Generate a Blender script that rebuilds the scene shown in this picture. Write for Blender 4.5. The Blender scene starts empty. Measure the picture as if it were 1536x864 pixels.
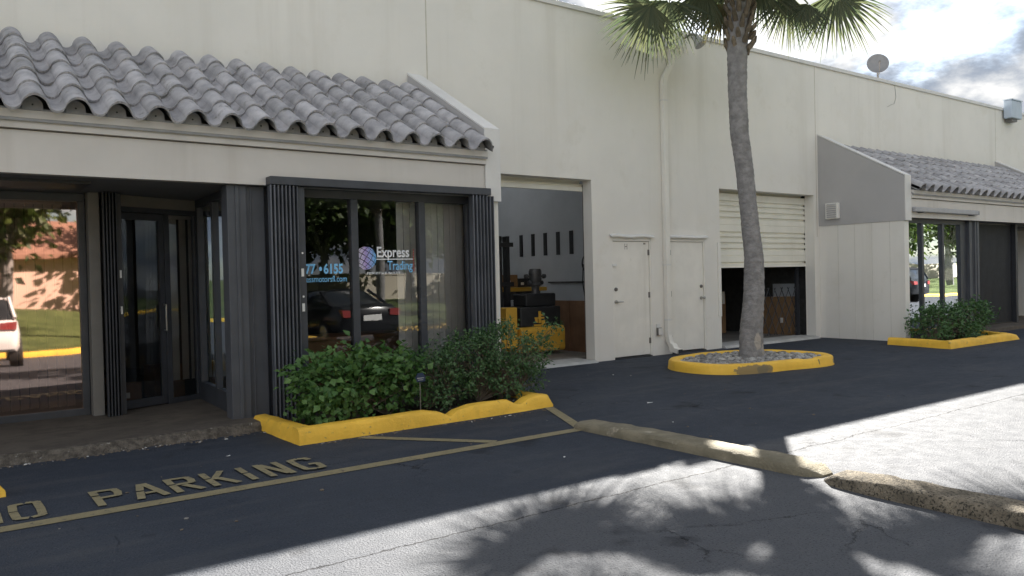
import bpy, bmesh, math, random
from mathutils import Vector, Matrix, noise as mnoise
R_ = math.radians
SC = bpy.context.scene
COL = SC.collection

# ------------------------------------------------------------------ camera
cam_d = bpy.data.cameras.new('camera')
cam = bpy.data.objects.new('camera', cam_d)
COL.objects.link(cam)
cr = Vector((0.80548134, -0.59217186, -0.02307145))
cu = Vector((0.02666362, -0.00267848, 0.99964087))
cf = Vector((0.592021, 0.80580724, -0.01363198))
M = Matrix((cr, cu, -cf)).transposed().to_4x4()
M.translation = Vector((0, 0, 1.4756))
cam.matrix_world = M
cam_d.sensor_width = 36.0
cam_d.lens = 1202.66 / 1536 * 36
cam_d.clip_start = 0.05
cam_d.clip_end = 2000
SC.camera = cam

# ------------------------------------------------------------------ sky and sun
SUN = Vector((1.0, 0.83, 0.852)).normalized()
EL = math.asin(SUN.z)
AZ = math.atan2(SUN.x, SUN.y)
world = bpy.data.worlds.new('World')
SC.world = world
world.use_nodes = True
nt = world.node_tree
nt.nodes.clear()


def N(t, typ, **kw):
    n = t.nodes.new(typ)
    for k, v in kw.items():
        if k == 'inp':
            for kk, vv in v.items():
                n.inputs[kk].default_value = vv
        else:
            setattr(n, k, v)
    return n


def math_node(t, op, a, b=None, clamp=False):
    n = t.nodes.new('ShaderNodeMath')
    n.operation = op
    n.use_clamp = clamp
    for i, v in enumerate((a, b)):
        if v is None:
            continue
        if isinstance(v, (int, float)):
            n.inputs[i].default_value = v
        else:
            t.links.new(v, n.inputs[i])
    return n.outputs[0]


def mix_col(t, fac, a, b):
    n = t.nodes.new('ShaderNodeMix')
    n.data_type = 'RGBA'
    for sock, v in ((0, fac), (6, a), (7, b)):
        if isinstance(v, (int, float)):
            n.inputs[sock].default_value = v
        elif isinstance(v, (tuple, list)):
            n.inputs[sock].default_value = tuple(v) if len(v) == 4 else (*v, 1)
        else:
            t.links.new(v, n.inputs[sock])
    return n.outputs[2]


def map_range(t, v, a, b, c=0.0, d=1.0, smooth=True):
    n = t.nodes.new('ShaderNodeMapRange')
    n.interpolation_type = 'SMOOTHSTEP' if smooth else 'LINEAR'
    t.links.new(v, n.inputs[0])
    for i, x in enumerate((a, b, c, d)):
        n.inputs[i + 1].default_value = x
    return n.outputs[0]


sky = N(nt, 'ShaderNodeTexSky', sky_type='NISHITA', sun_disc=False, sun_elevation=EL, sun_rotation=AZ,
        air_density=1.0, dust_density=0.5, ozone_density=1.0)
tc = N(nt, 'ShaderNodeTexCoord')
sep = N(nt, 'ShaderNodeSeparateXYZ')
nt.links.new(tc.outputs['Generated'], sep.inputs[0])
zz = math_node(nt, 'ADD', math_node(nt, 'MAXIMUM', sep.outputs[2], 0.0), 0.30)
cmb = N(nt, 'ShaderNodeCombineXYZ')
nt.links.new(math_node(nt, 'DIVIDE', sep.outputs[0], zz), cmb.inputs[0])
nt.links.new(math_node(nt, 'DIVIDE', sep.outputs[1], zz), cmb.inputs[1])
cmb.inputs[2].default_value = 3.7
ns = N(nt, 'ShaderNodeTexNoise', inp={'Scale': 1.9, 'Detail': 8.0, 'Roughness': 0.60})
nt.links.new(cmb.outputs[0], ns.inputs['Vector'])
cover = map_range(nt, ns.outputs[0], 0.34, 0.50)
ns2 = N(nt, 'ShaderNodeTexNoise', inp={'Scale': 2.2, 'Detail': 8.0, 'Roughness': 0.58})
add = N(nt, 'ShaderNodeVectorMath', operation='ADD')
nt.links.new(cmb.outputs[0], add.inputs[0])
add.inputs[1].default_value = (0.35, 0.22, 1.3)
nt.links.new(add.outputs[0], ns2.inputs['Vector'])
thick = map_range(nt, ns2.outputs[0], 0.42, 0.58)
dotn = N(nt, 'ShaderNodeVectorMath', operation='DOT_PRODUCT')
nt.links.new(tc.outputs['Generated'], dotn.inputs[0])
dotn.inputs[1].default_value = SUN
glow = map_range(nt, dotn.outputs['Value'], 0.55, 1.0, 0.0, 1.0)
glow = math_node(nt, 'POWER', glow, 1.6)
front = map_range(nt, dotn.outputs['Value'], 0.25, -0.75, 0.0, 1.0)      # clouds away from the sun are lit from the front
lit = math_node(nt, 'ADD', math_node(nt, 'ADD', 3.7, math_node(nt, 'MULTIPLY', glow, 1.4)), math_node(nt, 'MULTIPLY', front, 4.2))
shade = math_node(nt, 'ADD', math_node(nt, 'ADD', 1.75, math_node(nt, 'MULTIPLY', glow, 0.15)), math_node(nt, 'MULTIPLY', front, 2.1))


def grey(v, tint):
    c = N(nt, 'ShaderNodeVectorMath', operation='SCALE')
    c.inputs[0].default_value = tint
    nt.links.new(v, c.inputs['Scale'])
    return c.outputs[0]


cloud = mix_col(nt, thick, grey(lit, (1.0, 0.985, 0.95)), grey(shade, (0.82, 0.94, 1.14)))
skyc = mix_col(nt, cover, sky.outputs[0], cloud)
bg = N(nt, 'ShaderNodeBackground', inp={'Strength': 0.05})
nt.links.new(skyc, bg.inputs[0])
wo = N(nt, 'ShaderNodeOutputWorld')
nt.links.new(bg.outputs[0], wo.inputs[0])

sd = bpy.data.lights.new('sun', 'SUN')
sd.energy = 5.0
sd.angle = R_(0.53)
sd.color = (1.0, 0.955, 0.88)
sun = bpy.data.objects.new('sun', sd)
COL.objects.link(sun)
sun.rotation_euler = SUN.to_track_quat('Z', 'Y').to_euler()
sun.location = (30, 30, 40)

SC.view_settings.view_transform = 'Standard'
SC.view_settings.look = 'None'
SC.view_settings.exposure = 2.36
SC.view_settings.gamma = 1.0
SC.view_settings.use_curve_mapping = False
SC.render.engine = 'CYCLES'
SC.cycles.use_denoising = True
SC.cycles.max_bounces = 10
SC.cycles.diffuse_bounces = 5
SC.cycles.glossy_bounces = 5
SC.cycles.transparent_max_bounces = 24
SC.cycles.caustics_reflective = False
SC.cycles.caustics_refractive = False
SC.cycles.sample_clamp_indirect = 6.0

# ------------------------------------------------------------------ materials


def mat(name, col, rough=0.7, var=0.12, scale=3.0, bump=0.0, bscale=120.0, metal=0.0, spec=0.4, island=0.0,
        col2=None, spot=None, streak=None, bdist=0.01):
    """Principled with object-space colour mottling and fine bump; spot=(colour, scale, lo, hi) adds worn blotches."""
    m = bpy.data.materials.new(name)
    m.use_nodes = True
    t = m.node_tree
    p = t.nodes['Principled BSDF']
    p.inputs['Roughness'].default_value = rough
    p.inputs['Metallic'].default_value = metal
    p.inputs['Specular IOR Level'].default_value = spec
    co = N(t, 'ShaderNodeTexCoord')
    n1 = N(t, 'ShaderNodeTexNoise', inp={'Scale': scale, 'Detail': 6.0, 'Roughness': 0.6})
    t.links.new(co.outputs['Object'], n1.inputs['Vector'])
    a = tuple(max(0, c * (1 - var)) for c in col)
    b = tuple(min(1, c * (1 + var)) for c in (col2 or col))
    c = mix_col(t, map_range(t, n1.outputs[0], 0.3, 0.7), a, b)
    if island:
        g = N(t, 'ShaderNodeNewGeometry')
        h = N(t, 'ShaderNodeHueSaturation')
        t.links.new(map_range(t, g.outputs['Random Per Island'], 0, 1, 1 - island, 1 + island, False), h.inputs['Value'])
        t.links.new(c, h.inputs['Color'])
        c = h.outputs[0]
    if streak:
        mp = N(t, 'ShaderNodeMapping')
        mp.inputs['Scale'].default_value = (streak[1], streak[1], streak[1] * 0.06)
        t.links.new(co.outputs['Object'], mp.inputs[0])
        n3 = N(t, 'ShaderNodeTexNoise', inp={'Scale': 1.0, 'Detail': 5.0, 'Roughness': 0.65})
        t.links.new(mp.outputs[0], n3.inputs['Vector'])
        c = mix_col(t, map_range(t, n3.outputs[0], 0.5, 0.78, 0, streak[2]), c, streak[0])
    if spot:
        n2 = N(t, 'ShaderNodeTexNoise', inp={'Scale': spot[1], 'Detail': 8.0, 'Roughness': 0.7})
        t.links.new(co.outputs['Object'], n2.inputs['Vector'])
        c = mix_col(t, map_range(t, n2.outputs[0], spot[2], spot[3]), c, spot[0])
    t.links.new(c, p.inputs['Base Color'])
    if bump:
        nb = N(t, 'ShaderNodeTexNoise', inp={'Scale': bscale, 'Detail': 4.0, 'Roughness': 0.6})
        t.links.new(co.outputs['Object'], nb.inputs['Vector'])
        bn = N(t, 'ShaderNodeBump', inp={'Strength': bump, 'Distance': bdist})
        t.links.new(nb.outputs[0], bn.inputs['Height'])
        t.links.new(bn.outputs[0], p.inputs['Normal'])
    return m


def leaf_mat(name, col, col2, trans=0.35, rough=0.5):
    m = bpy.data.materials.new(name)
    m.use_nodes = True
    t = m.node_tree
    p = t.nodes['Principled BSDF']
    out = t.nodes['Material Output']
    g = N(t, 'ShaderNodeNewGeometry')
    c = mix_col(t, g.outputs['Random Per Island'], col, col2)
    t.links.new(c, p.inputs['Base Color'])
    p.inputs['Roughness'].default_value = rough
    p.inputs['Specular IOR Level'].default_value = 0.35
    tr = N(t, 'ShaderNodeBsdfTranslucent')
    h = N(t, 'ShaderNodeHueSaturation', inp={'Value': 1.5, 'Saturation': 1.1})
    t.links.new(c, h.inputs['Color'])
    t.links.new(h.outputs[0], tr.inputs[0])
    mx = N(t, 'ShaderNodeMixShader', inp={0: trans})
    t.links.new(p.outputs[0], mx.inputs[1])
    t.links.new(tr.outputs[0], mx.inputs[2])
    t.links.new(mx.outputs[0], out.inputs[0])
    return m


def glass(name, refl, tint, gcol=(1, 1, 1), wav=0.02, rough=0.004):
    m = bpy.data.materials.new(name)
    m.use_nodes = True
    t = m.node_tree
    t.nodes.clear()
    out = N(t, 'ShaderNodeOutputMaterial')
    tr = N(t, 'ShaderNodeBsdfTransparent', inp={0: (*tint, 1)})
    gl = N(t, 'ShaderNodeBsdfGlossy', inp={'Roughness': rough})
    gl.inputs[0].default_value = (*gcol, 1)
    co = N(t, 'ShaderNodeTexCoord')
    nz = N(t, 'ShaderNodeTexNoise', inp={'Scale': 1.6, 'Detail': 1.0})
    t.links.new(co.outputs['Object'], nz.inputs['Vector'])
    bn = N(t, 'ShaderNodeBump', inp={'Strength': wav, 'Distance': 0.05})
    t.links.new(nz.outputs[0], bn.inputs['Height'])
    t.links.new(bn.outputs[0], gl.inputs['Normal'])
    fr = N(t, 'ShaderNodeFresnel', inp={'IOR': 1.5})
    mx = N(t, 'ShaderNodeMixShader')
    t.links.new(math_node(t, 'ADD', fr.outputs[0], refl, True), mx.inputs[0])
    t.links.new(tr.outputs[0], mx.inputs[1])
    t.links.new(gl.outputs[0], mx.inputs[2])
    t.links.new(mx.outputs[0], out.inputs[0])
    return m


def asphalt_mat():
    m = bpy.data.materials.new('asphalt')
    m.use_nodes = True
    t = m.node_tree
    p = t.nodes['Principled BSDF']
    co = N(t, 'ShaderNodeTexCoord')
    big = N(t, 'ShaderNodeTexNoise', inp={'Scale': 0.55, 'Detail': 5.0, 'Roughness': 0.6})
    mid = N(t, 'ShaderNodeTexNoise', inp={'Scale': 7.0, 'Detail': 6.0, 'Roughness': 0.7})
    fine = N(t, 'ShaderNodeTexNoise', inp={'Scale': 70.0, 'Detail': 4.0, 'Roughness': 0.7})
    agg = N(t, 'ShaderNodeTexVoronoi', inp={'Scale': 85.0})
    for n in (big, mid, fine, agg):
        t.links.new(co.outputs['Object'], n.inputs['Vector'])
    c = mix_col(t, map_range(t, big.outputs[0], 0.3, 0.7), (0.040, 0.048, 0.064), (0.055, 0.063, 0.079))
    c = mix_col(t, map_range(t, mid.outputs[0], 0.52, 0.78, 0, 0.45), c, (0.075, 0.075, 0.078))
    # aggregate that shows through the seal coat, and black pits
    # older, greyer paving, its colour lifted past the parapet's shadow edge to add sunlight
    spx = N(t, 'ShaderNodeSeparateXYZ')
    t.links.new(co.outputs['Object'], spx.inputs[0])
    sunlit_lane = map_range(t, math_node(t, 'ADD', spx.outputs[1], math_node(t, 'MULTIPLY', mid.outputs[0], 0.25)), 4.50, 4.30)
    c = mix_col(t, math_node(t, 'MULTIPLY', sunlit_lane, 0.90), c, (0.094, 0.098, 0.108))
    c = mix_col(t, map_range(t, fine.outputs[0], 0.58, 0.70, 0, 0.65), c, (0.150, 0.150, 0.152))
    c = mix_col(t, map_range(t, fine.outputs[0], 0.43, 0.36, 0, 0.85), c, (0.015, 0.016, 0.020))
    # oil drips and tyre-polished bands
    oil = N(t, 'ShaderNodeTexNoise', inp={'Scale': 1.7, 'Detail': 4.0, 'Roughness': 0.55})
    t.links.new(co.outputs['Object'], oil.inputs['Vector'])
    c = mix_col(t, map_range(t, oil.outputs[0], 0.60, 0.70, 0, 0.55), c, (0.020, 0.021, 0.025))
    mpt = N(t, 'ShaderNodeMapping')
    mpt.inputs['Scale'].default_value = (0.5, 2.6, 1.0)
    t.links.new(co.outputs['Object'], mpt.inputs[0])
    tyr = N(t, 'ShaderNodeTexNoise', inp={'Scale': 1.2, 'Detail': 5.0, 'Roughness': 0.6})
    t.links.new(mpt.outputs[0], tyr.inputs['Vector'])
    c = mix_col(t, map_range(t, tyr.outputs[0], 0.50, 0.68, 0, 0.40), c, (0.080, 0.083, 0.090))
    # white scuffs
    mp = N(t, 'ShaderNodeMapping')
    mp.inputs['Scale'].default_value = (2.2, 9.0, 1.0)
    mp.inputs['Rotation'].default_value = (0, 0, 0.25)
    t.links.new(co.outputs['Object'], mp.inputs[0])
    sc = N(t, 'ShaderNodeTexNoise', inp={'Scale': 1.3, 'Detail': 10.0, 'Roughness': 0.8})
    t.links.new(mp.outputs[0], sc.inputs['Vector'])
    c = mix_col(t, map_range(t, sc.outputs[0], 0.60, 0.74, 0, 0.45), c, (0.17, 0.17, 0.17))
    # long paving seam and hairline cracks
    sp = N(t, 'ShaderNodeSeparateXYZ')
    t.links.new(co.outputs['Object'], sp.inputs[0])
    wob = N(t, 'ShaderNodeTexNoise', inp={'Scale': 2.3, 'Detail': 8.0, 'Roughness': 0.75})
    t.links.new(co.outputs['Object'], wob.inputs['Vector'])
    d = math_node(t, 'ADD', sp.outputs[1], math_node(t, 'MULTIPLY', math_node(t, 'SUBTRACT', wob.outputs[0], 0.5), 0.22))
    d = math_node(t, 'ABSOLUTE', math_node(t, 'SUBTRACT', d, 3.93))
    seam = map_range(t, d, 0.003, 0.008, 0.85, 0.0)
    vor = N(t, 'ShaderNodeTexVoronoi', feature='DISTANCE_TO_EDGE', inp={'Scale': 1.1})
    wv = N(t, 'ShaderNodeVectorMath', operation='SCALE', inp={'Scale': 0.35})
    t.links.new(wob.outputs[1], wv.inputs[0])
    av = N(t, 'ShaderNodeVectorMath', operation='ADD')
    t.links.new(co.outputs['Object'], av.inputs[0])
    t.links.new(wv.outputs[0], av.inputs[1])
    t.links.new(av.outputs[0], vor.inputs['Vector'])
    patch = map_range(t, big.outputs[0], 0.52, 0.62)
    hair = math_node(t, 'MULTIPLY', map_range(t, vor.outputs['Distance'], 0.0, 0.006, 0.55, 0.0), patch)
    crack = math_node(t, 'MAXIMUM', seam, hair)
    c = mix_col(t, crack, c, (0.008, 0.008, 0.009))
    t.links.new(c, p.inputs['Base Color'])
    p.inputs['Specular IOR Level'].default_value = 0.08
    t.links.new(map_range(t, mid.outputs[0], 0.3, 0.7, 0.66, 0.80), p.inputs['Roughness'])
    hgt = math_node(t, 'ADD', math_node(t, 'MULTIPLY', fine.outputs[0], 0.7), math_node(t, 'MULTIPLY', agg.outputs[0], 0.5))
    hgt = math_node(t, 'SUBTRACT', hgt, math_node(t, 'MULTIPLY', crack, 1.5))
    bn = N(t, 'ShaderNodeBump', inp={'Strength': 0.8, 'Distance': 0.010})
    t.links.new(hgt, bn.inputs['Height'])
    t.links.new(bn.outputs[0], p.inputs['Normal'])
    return m


def paint_mat(name, col):
    """road paint worn through to the asphalt in specks"""
    m = mat(name, col, 0.65, 0.10, 9.0, 0.5, 150, spot=((0.06, 0.062, 0.066), 26.0, 0.55, 0.68))
    return m


MT = {}
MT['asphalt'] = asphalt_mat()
MT['cream'] = mat('cream_stucco', (0.735, 0.712, 0.665), 0.85, 0.04, 0.6, 0.3, 120, streak=((0.60, 0.57, 0.51), 1.6, 0.55), spot=((0.70, 0.675, 0.62), 1.1, 0.53, 0.66))
MT['cream_trim'] = mat('cream_trim', (0.75, 0.725, 0.67), 0.6, 0.04, 2.0, 0.05, 60)
MT['cream_door'] = mat('cream_door_paint', (0.75, 0.725, 0.67), 0.45, 0.05, 2.0, 0.10, 25, streak=((0.58, 0.54, 0.46), 4.0, 0.45), spot=((0.62, 0.59, 0.53), 5.0, 0.60, 0.75))
MT['white_paint'] = mat('white_pipe_paint', (0.74, 0.74, 0.72), 0.5, 0.05, 4.0, 0.05, 40, streak=((0.5, 0.47, 0.4), 5.0, 0.4))
MT['shutter_cream'] = mat('roller_door_cream', (0.75, 0.73, 0.65), 0.5, 0.05, 2.0, 0.03, 30, streak=((0.6, 0.56, 0.46), 5.0, 0.35))
MT['joint'] = mat('joint_sealant', (0.50, 0.47, 0.40), 0.8, 0.1, 8)
MT['soft_joint'] = mat('panel_joint', (0.63, 0.61, 0.56), 0.85, 0.06, 6)
MT['taupe'] = mat('taupe_stucco', (0.42, 0.41, 0.41), 0.85, 0.04, 1.2, 0.25, 140)
MT['beige'] = mat('beige_fascia_paint', (0.60, 0.57, 0.535), 0.6, 0.04, 1.6, 0.08, 70, streak=((0.42, 0.38, 0.33), 3.0, 0.35))
MT['coping'] = mat('coping_white_grey', (0.66, 0.65, 0.63), 0.5, 0.05, 3.0)
MT['groove'] = mat('fascia_gap', (0.16, 0.14, 0.12), 0.9, 0.1, 10)
MT['tile'] = mat('grey_concrete_tile', (0.335, 0.33, 0.345), 0.85, 0.16, 5.0, 0.5, 90, island=0.17, col2=(0.375, 0.365, 0.375),
                 spot=((0.20, 0.195, 0.185), 6.0, 0.54, 0.70))
MT['bird'] = mat('grey_eave_board', (0.30, 0.30, 0.305), 0.8, 0.15, 6.0)
MT['soffit'] = mat('grey_soffit', (0.20, 0.20, 0.205), 0.8, 0.08, 3.0)
MT['bronze'] = mat('dark_bronze_frame', (0.046, 0.050, 0.060), 0.45, 0.15, 5.0, 0.05, 60, spec=0.5)
MT['bronze_light'] = mat('faded_grey_panel', (0.075, 0.080, 0.092), 0.5, 0.12, 3.0, 0.05, 60, streak=((0.10, 0.10, 0.11), 6.0, 0.5))
MT['black_metal'] = mat('black_metal', (0.030, 0.032, 0.038), 0.5, 0.15, 6.0, 0.05, 60)
MT['slat'] = mat('shutter_slat', (0.078, 0.084, 0.098), 0.42, 0.18, 4.0, 0.05, 60, island=0.25)
MT['post'] = mat('greige_post', (0.19, 0.18, 0.165), 0.7, 0.08, 4.0)
MT['concrete'] = mat('old_concrete', (0.30, 0.285, 0.26), 0.9, 0.18, 3.0, 0.5, 60, spot=((0.16, 0.15, 0.135), 4.0, 0.52, 0.72))
MT['sill'] = mat('pale_concrete_sill', (0.42, 0.42, 0.41), 0.85, 0.15, 4.0, 0.4, 70)
MT['walk'] = mat('brown_aggregate_walk', (0.105, 0.088, 0.072), 0.9, 0.25, 5.0, 0.8, 160, spot=((0.055, 0.047, 0.040), 2.5, 0.5, 0.7))
MT['walk_edge'] = mat('broken_walk_edge', (0.13, 0.112, 0.092), 0.95, 0.45, 14.0, 1.0, 60, spot=((0.36, 0.34, 0.31), 18.0, 0.60, 0.68), bdist=0.03)
MT['yellow'] = mat('yellow_kerb_paint', (0.85, 0.51, 0.06), 0.6, 0.10, 3.0, 0.7, 45, spot=((0.27, 0.20, 0.10), 11.0, 0.60, 0.68),
                   streak=((0.50, 0.30, 0.04), 6.0, 0.35))
MT['yellow_worn'] = mat('yellow_kerb_paint_worn', (0.85, 0.51, 0.06), 0.6, 0.07, 3.0, 0.5, 45, spot=((0.30, 0.22, 0.10), 8.0, 0.66, 0.78),
                        streak=((0.50, 0.30, 0.04), 6.0, 0.35))


def scrape(m, spots, col):
    """bare concrete where tyres have rubbed the paint off: ragged patches at given places (object space)"""
    t = m.node_tree
    p = t.nodes['Principled BSDF']
    src = p.inputs['Base Color'].links[0].from_socket
    co = N(t, 'ShaderNodeTexCoord')
    nz = N(t, 'ShaderNodeTexNoise', inp={'Scale': 22.0, 'Detail': 6.0, 'Roughness': 0.7})
    t.links.new(co.outputs['Object'], nz.inputs['Vector'])
    c = src
    for (x, y, z, rx, rz) in spots:
        mp = N(t, 'ShaderNodeMapping')
        mp.inputs['Location'].default_value = (-x / rx, -y / rx, -z / rz)
        mp.inputs['Scale'].default_value = (1 / rx, 1 / rx, 1 / rz)
        t.links.new(co.outputs['Object'], mp.inputs[0])
        ln_ = N(t, 'ShaderNodeVectorMath', operation='LENGTH')
        t.links.new(mp.outputs[0], ln_.inputs[0])
        d = math_node(t, 'ADD', ln_.outputs['Value'], math_node(t, 'MULTIPLY', math_node(t, 'SUBTRACT', nz.outputs[0], 0.5), 1.1))
        c = mix_col(t, map_range(t, d, 0.92, 1.05, 0.85, 0.0), c, col)
    t.links.new(c, p.inputs['Base Color'])


scrape(MT['yellow_worn'], [(-0.78, -0.72, 0.045, 0.30, 0.085), (-0.58, -0.80, 0.05, 0.16, 0.07), (0.98, -0.82, 0.06, 0.13, 0.06), (0.52, -0.95, 0.05, 0.018, 0.09)], (0.17, 0.14, 0.085))
MT['line'] = paint_mat('faded_yellow_line', (0.235, 0.20, 0.115))
MT['letter'] = paint_mat('faded_stencil_paint', (0.25, 0.215, 0.125))
MT['stop1'] = mat('worn_kerb_stop', (0.21, 0.185, 0.13), 0.9, 0.2, 6.0, 0.9, 70, spot=((0.42, 0.37, 0.29), 5.0, 0.58, 0.70), bdist=0.02)
MT['stop2'] = mat('mossy_kerb_stop', (0.23, 0.195, 0.145), 0.95, 0.35, 8.0, 1.0, 70, spot=((0.045, 0.041, 0.034), 60.0, 0.50, 0.60), bdist=0.03)
MT['soil'] = mat('dark_soil', (0.045, 0.036, 0.028), 0.95, 0.4, 18.0, 1.0, 60, bdist=0.03)
MT['rock'] = mat('grey_river_stone', (0.30, 0.29, 0.275), 0.8, 0.2, 20.0, 0.3, 90, island=0.45)
MT['bark'] = mat('palm_bark', (0.235, 0.225, 0.22), 0.95, 0.22, 9.0, 0.8, 26, spot=((0.42, 0.39, 0.34), 3.2, 0.66, 0.74), bdist=0.03)
scrape(MT['bark'], [(-0.06, -0.20, 0.30, 0.075, 0.14), (0.09, -0.18, 0.16, 0.07, 0.10)], (0.40, 0.36, 0.31))
MT['boot'] = mat('palm_boot', (0.15, 0.12, 0.085), 0.95, 0.3, 12.0, 0.8, 40, island=0.3)
MT['frond'] = leaf_mat('palm_frond', (0.055, 0.075, 0.042), (0.105, 0.115, 0.062), 0.38)
MT['frond_dry'] = leaf_mat('palm_frond_dry', (0.17, 0.13, 0.06), (0.12, 0.12, 0.04), 0.35)
MT['petiole'] = mat('petiole', (0.13, 0.15, 0.05), 0.6, 0.15, 6)
MT['leaf_a'] = leaf_mat('shrub_leaf', (0.055, 0.13, 0.035), (0.13, 0.23, 0.07), 0.28, 0.45)
MT['leaf_b'] = leaf_mat('dark_shrub_leaf', (0.045, 0.10, 0.038), (0.095, 0.165, 0.065), 0.25, 0.45)
MT['leaf_c'] = leaf_mat('clipped_hedge_leaf', (0.05, 0.11, 0.04), (0.095, 0.18, 0.065), 0.25, 0.5)
MT['tree_leaf'] = leaf_mat('broad_tree_leaf', (0.035, 0.065, 0.018), (0.085, 0.115, 0.03), 0.25, 0.5)
MT['twig'] = mat('twig', (0.16, 0.13, 0.10), 0.9, 0.25, 12)
MT['steel'] = mat('brushed_steel', (0.42, 0.42, 0.41), 0.35, 0.1, 12, metal=0.9)
MT['dark_steel'] = mat('dull_steel', (0.20, 0.19, 0.18), 0.5, 0.15, 12, metal=0.6)
MT['black_rubber'] = mat('black_rubber', (0.02, 0.02, 0.021), 0.8, 0.2, 20)
MT['dish'] = mat('dish_grey', (0.38, 0.38, 0.39), 0.6, 0.06, 6)
MT['dish_dark'] = mat('weathered_dish_grey', (0.22, 0.22, 0.23), 0.7, 0.08, 6)
MT['bluebox'] = mat('pale_blue_box', (0.45, 0.52, 0.60), 0.5, 0.05, 4)
MT['ventbox'] = mat('taupe_louvre', (0.76, 0.74, 0.70), 0.6, 0.05, 6)
MT['wh_wall'] = mat('warehouse_inside', (0.40, 0.425, 0.46), 0.85, 0.06, 1.2, 0.2, 90)
MT['wh_floor'] = mat('warehouse_slab', (0.20, 0.195, 0.185), 0.6, 0.2, 1.5, 0.1, 60)
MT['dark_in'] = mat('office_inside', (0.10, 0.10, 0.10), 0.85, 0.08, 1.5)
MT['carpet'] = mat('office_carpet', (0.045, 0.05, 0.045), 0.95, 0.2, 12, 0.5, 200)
MT['blind'] = mat('grey_vertical_blind', (0.72, 0.70, 0.65), 0.8, 0.06, 4, island=0.08)
MT['card'] = mat('cardboard', (0.27, 0.165, 0.085), 0.9, 0.12, 6, island=0.1)
MT['ply'] = mat('brown_plywood', (0.175, 0.098, 0.055), 0.8, 0.2, 2.5, streak=((0.12, 0.065, 0.04), 5, 0.6))
MT['wood'] = mat('desk_wood', (0.22, 0.105, 0.05), 0.5, 0.15, 3)
MT['mach_yel'] = mat('machine_yellow', (0.62, 0.36, 0.05), 0.45, 0.06, 4)
MT['mach_blk'] = mat('machine_black', (0.024, 0.025, 0.027), 0.5, 0.2, 8)
MT['mach_gry'] = mat('machine_grey', (0.085, 0.085, 0.085), 0.45, 0.2, 9, metal=0.4)
MT['bucket'] = mat('white_plastic', (0.55, 0.56, 0.58), 0.5, 0.06, 5)
MT['paper'] = mat('white_paper', (0.72, 0.72, 0.70), 0.8, 0.05, 10)
MT['roof'] = mat('flat_roof_felt', (0.35, 0.35, 0.34), 0.9, 0.1, 1)
MT['navy'] = mat('navy_sign', (0.02, 0.035, 0.075), 0.5, 0.1, 10)
MT['vinyl_blue'] = mat('blue_vinyl', (0.22, 0.55, 0.88), 0.5, 0.03, 4)
MT['vinyl_white'] = mat('white_vinyl', (0.80, 0.81, 0.83), 0.5, 0.03, 4)
MT['vinyl_lilac'] = mat('lilac_vinyl', (0.62, 0.58, 0.75), 0.5, 0.05, 4)
MT['vinyl_red'] = mat('red_vinyl', (0.55, 0.10, 0.09), 0.5, 0.05, 4)
MT['lawn'] = mat('lawn_grass', (0.075, 0.115, 0.028), 0.9, 0.3, 1.2, 1.0, 30, col2=(0.12, 0.15, 0.045), bdist=0.06)
MT['far_wall'] = mat('beige_boundary_wall', (0.56, 0.50, 0.40), 0.85, 0.05, 0.8, 0.2, 60, streak=((0.40, 0.34, 0.27), 1.5, 0.5))
MT['pink'] = mat('pink_stucco', (0.74, 0.52, 0.43), 0.85, 0.05, 0.8, 0.2, 60)
MT['red_roof'] = mat('terracotta_roof', (0.33, 0.18, 0.13), 0.85, 0.2, 4, 0.5, 30)
MT['car_black'] = mat('black_car_paint', (0.012, 0.013, 0.016), 0.15, 0.05, 2, spec=0.6)
MT['car_white'] = mat('white_car_paint', (0.74, 0.75, 0.76), 0.2, 0.02, 2, spec=0.5)
MT['car_glass'] = mat('car_glass', (0.02, 0.024, 0.028), 0.06, 0.05, 2, spec=0.8)
MT['tail'] = mat('tail_lamp_red', (0.28, 0.05, 0.05), 0.2, 0.1, 20)
MT['glass_mid'] = glass('shop_glass', 0.045, (0.80, 0.81, 0.82), (0.92, 0.93, 0.95), 0.02, 0.012)
MT['glass_dark'] = glass('door_glass', 0.09, (0.84, 0.85, 0.86), (0.85, 0.9, 0.95))
MT['glass_far'] = glass('far_shop_glass', -0.155, (0.55, 0.56, 0.58), (0.85, 0.9, 0.95))
MT['glass_copper'] = glass('copper_film_glass', 0.33, (0.40, 0.33, 0.30), (0.98, 0.76, 0.66), 0.02, 0.022)


def globe_mat():
    m = bpy.data.materials.new('globe_vinyl')
    m.use_nodes = True
    t = m.node_tree
    p = t.nodes['Principled BSDF']
    co = N(t, 'ShaderNodeTexCoord')
    s = N(t, 'ShaderNodeSeparateXYZ')
    t.links.new(co.outputs['Generated'], s.inputs[0])
    r = N(t, 'ShaderNodeValToRGB')
    e = r.color_ramp.elements
    e[0].position, e[0].color = 0.0, (0.80, 0.78, 0.84, 1)
    e[1].position, e[1].color = 1.0, (0.14, 0.45, 0.80, 1)
    x = e.new(0.5)
    x.color = (0.40, 0.30, 0.60, 1)
    t.links.new(s.outputs[0], r.inputs[0])
    t.links.new(r.outputs[0], p.inputs['Base Color'])
    p.inputs['Roughness'].default_value = 0.5
    return m


MT['globe'] = globe_mat()


def added_skylight_mat():  # translucent sheet for the roof opening added to light the garage
    m = bpy.data.materials.new('added_skylight_sheet')
    m.use_nodes = True
    t = m.node_tree
    t.nodes.clear()
    o = N(t, 'ShaderNodeOutputMaterial')
    b = N(t, 'ShaderNodeBsdfTranslucent', inp={0: (0.75, 0.78, 0.80, 1)})
    t.links.new(b.outputs[0], o.inputs[0])
    return m


MT['added_skylight'] = added_skylight_mat()

# ------------------------------------------------------------------ mesh helpers


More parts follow.
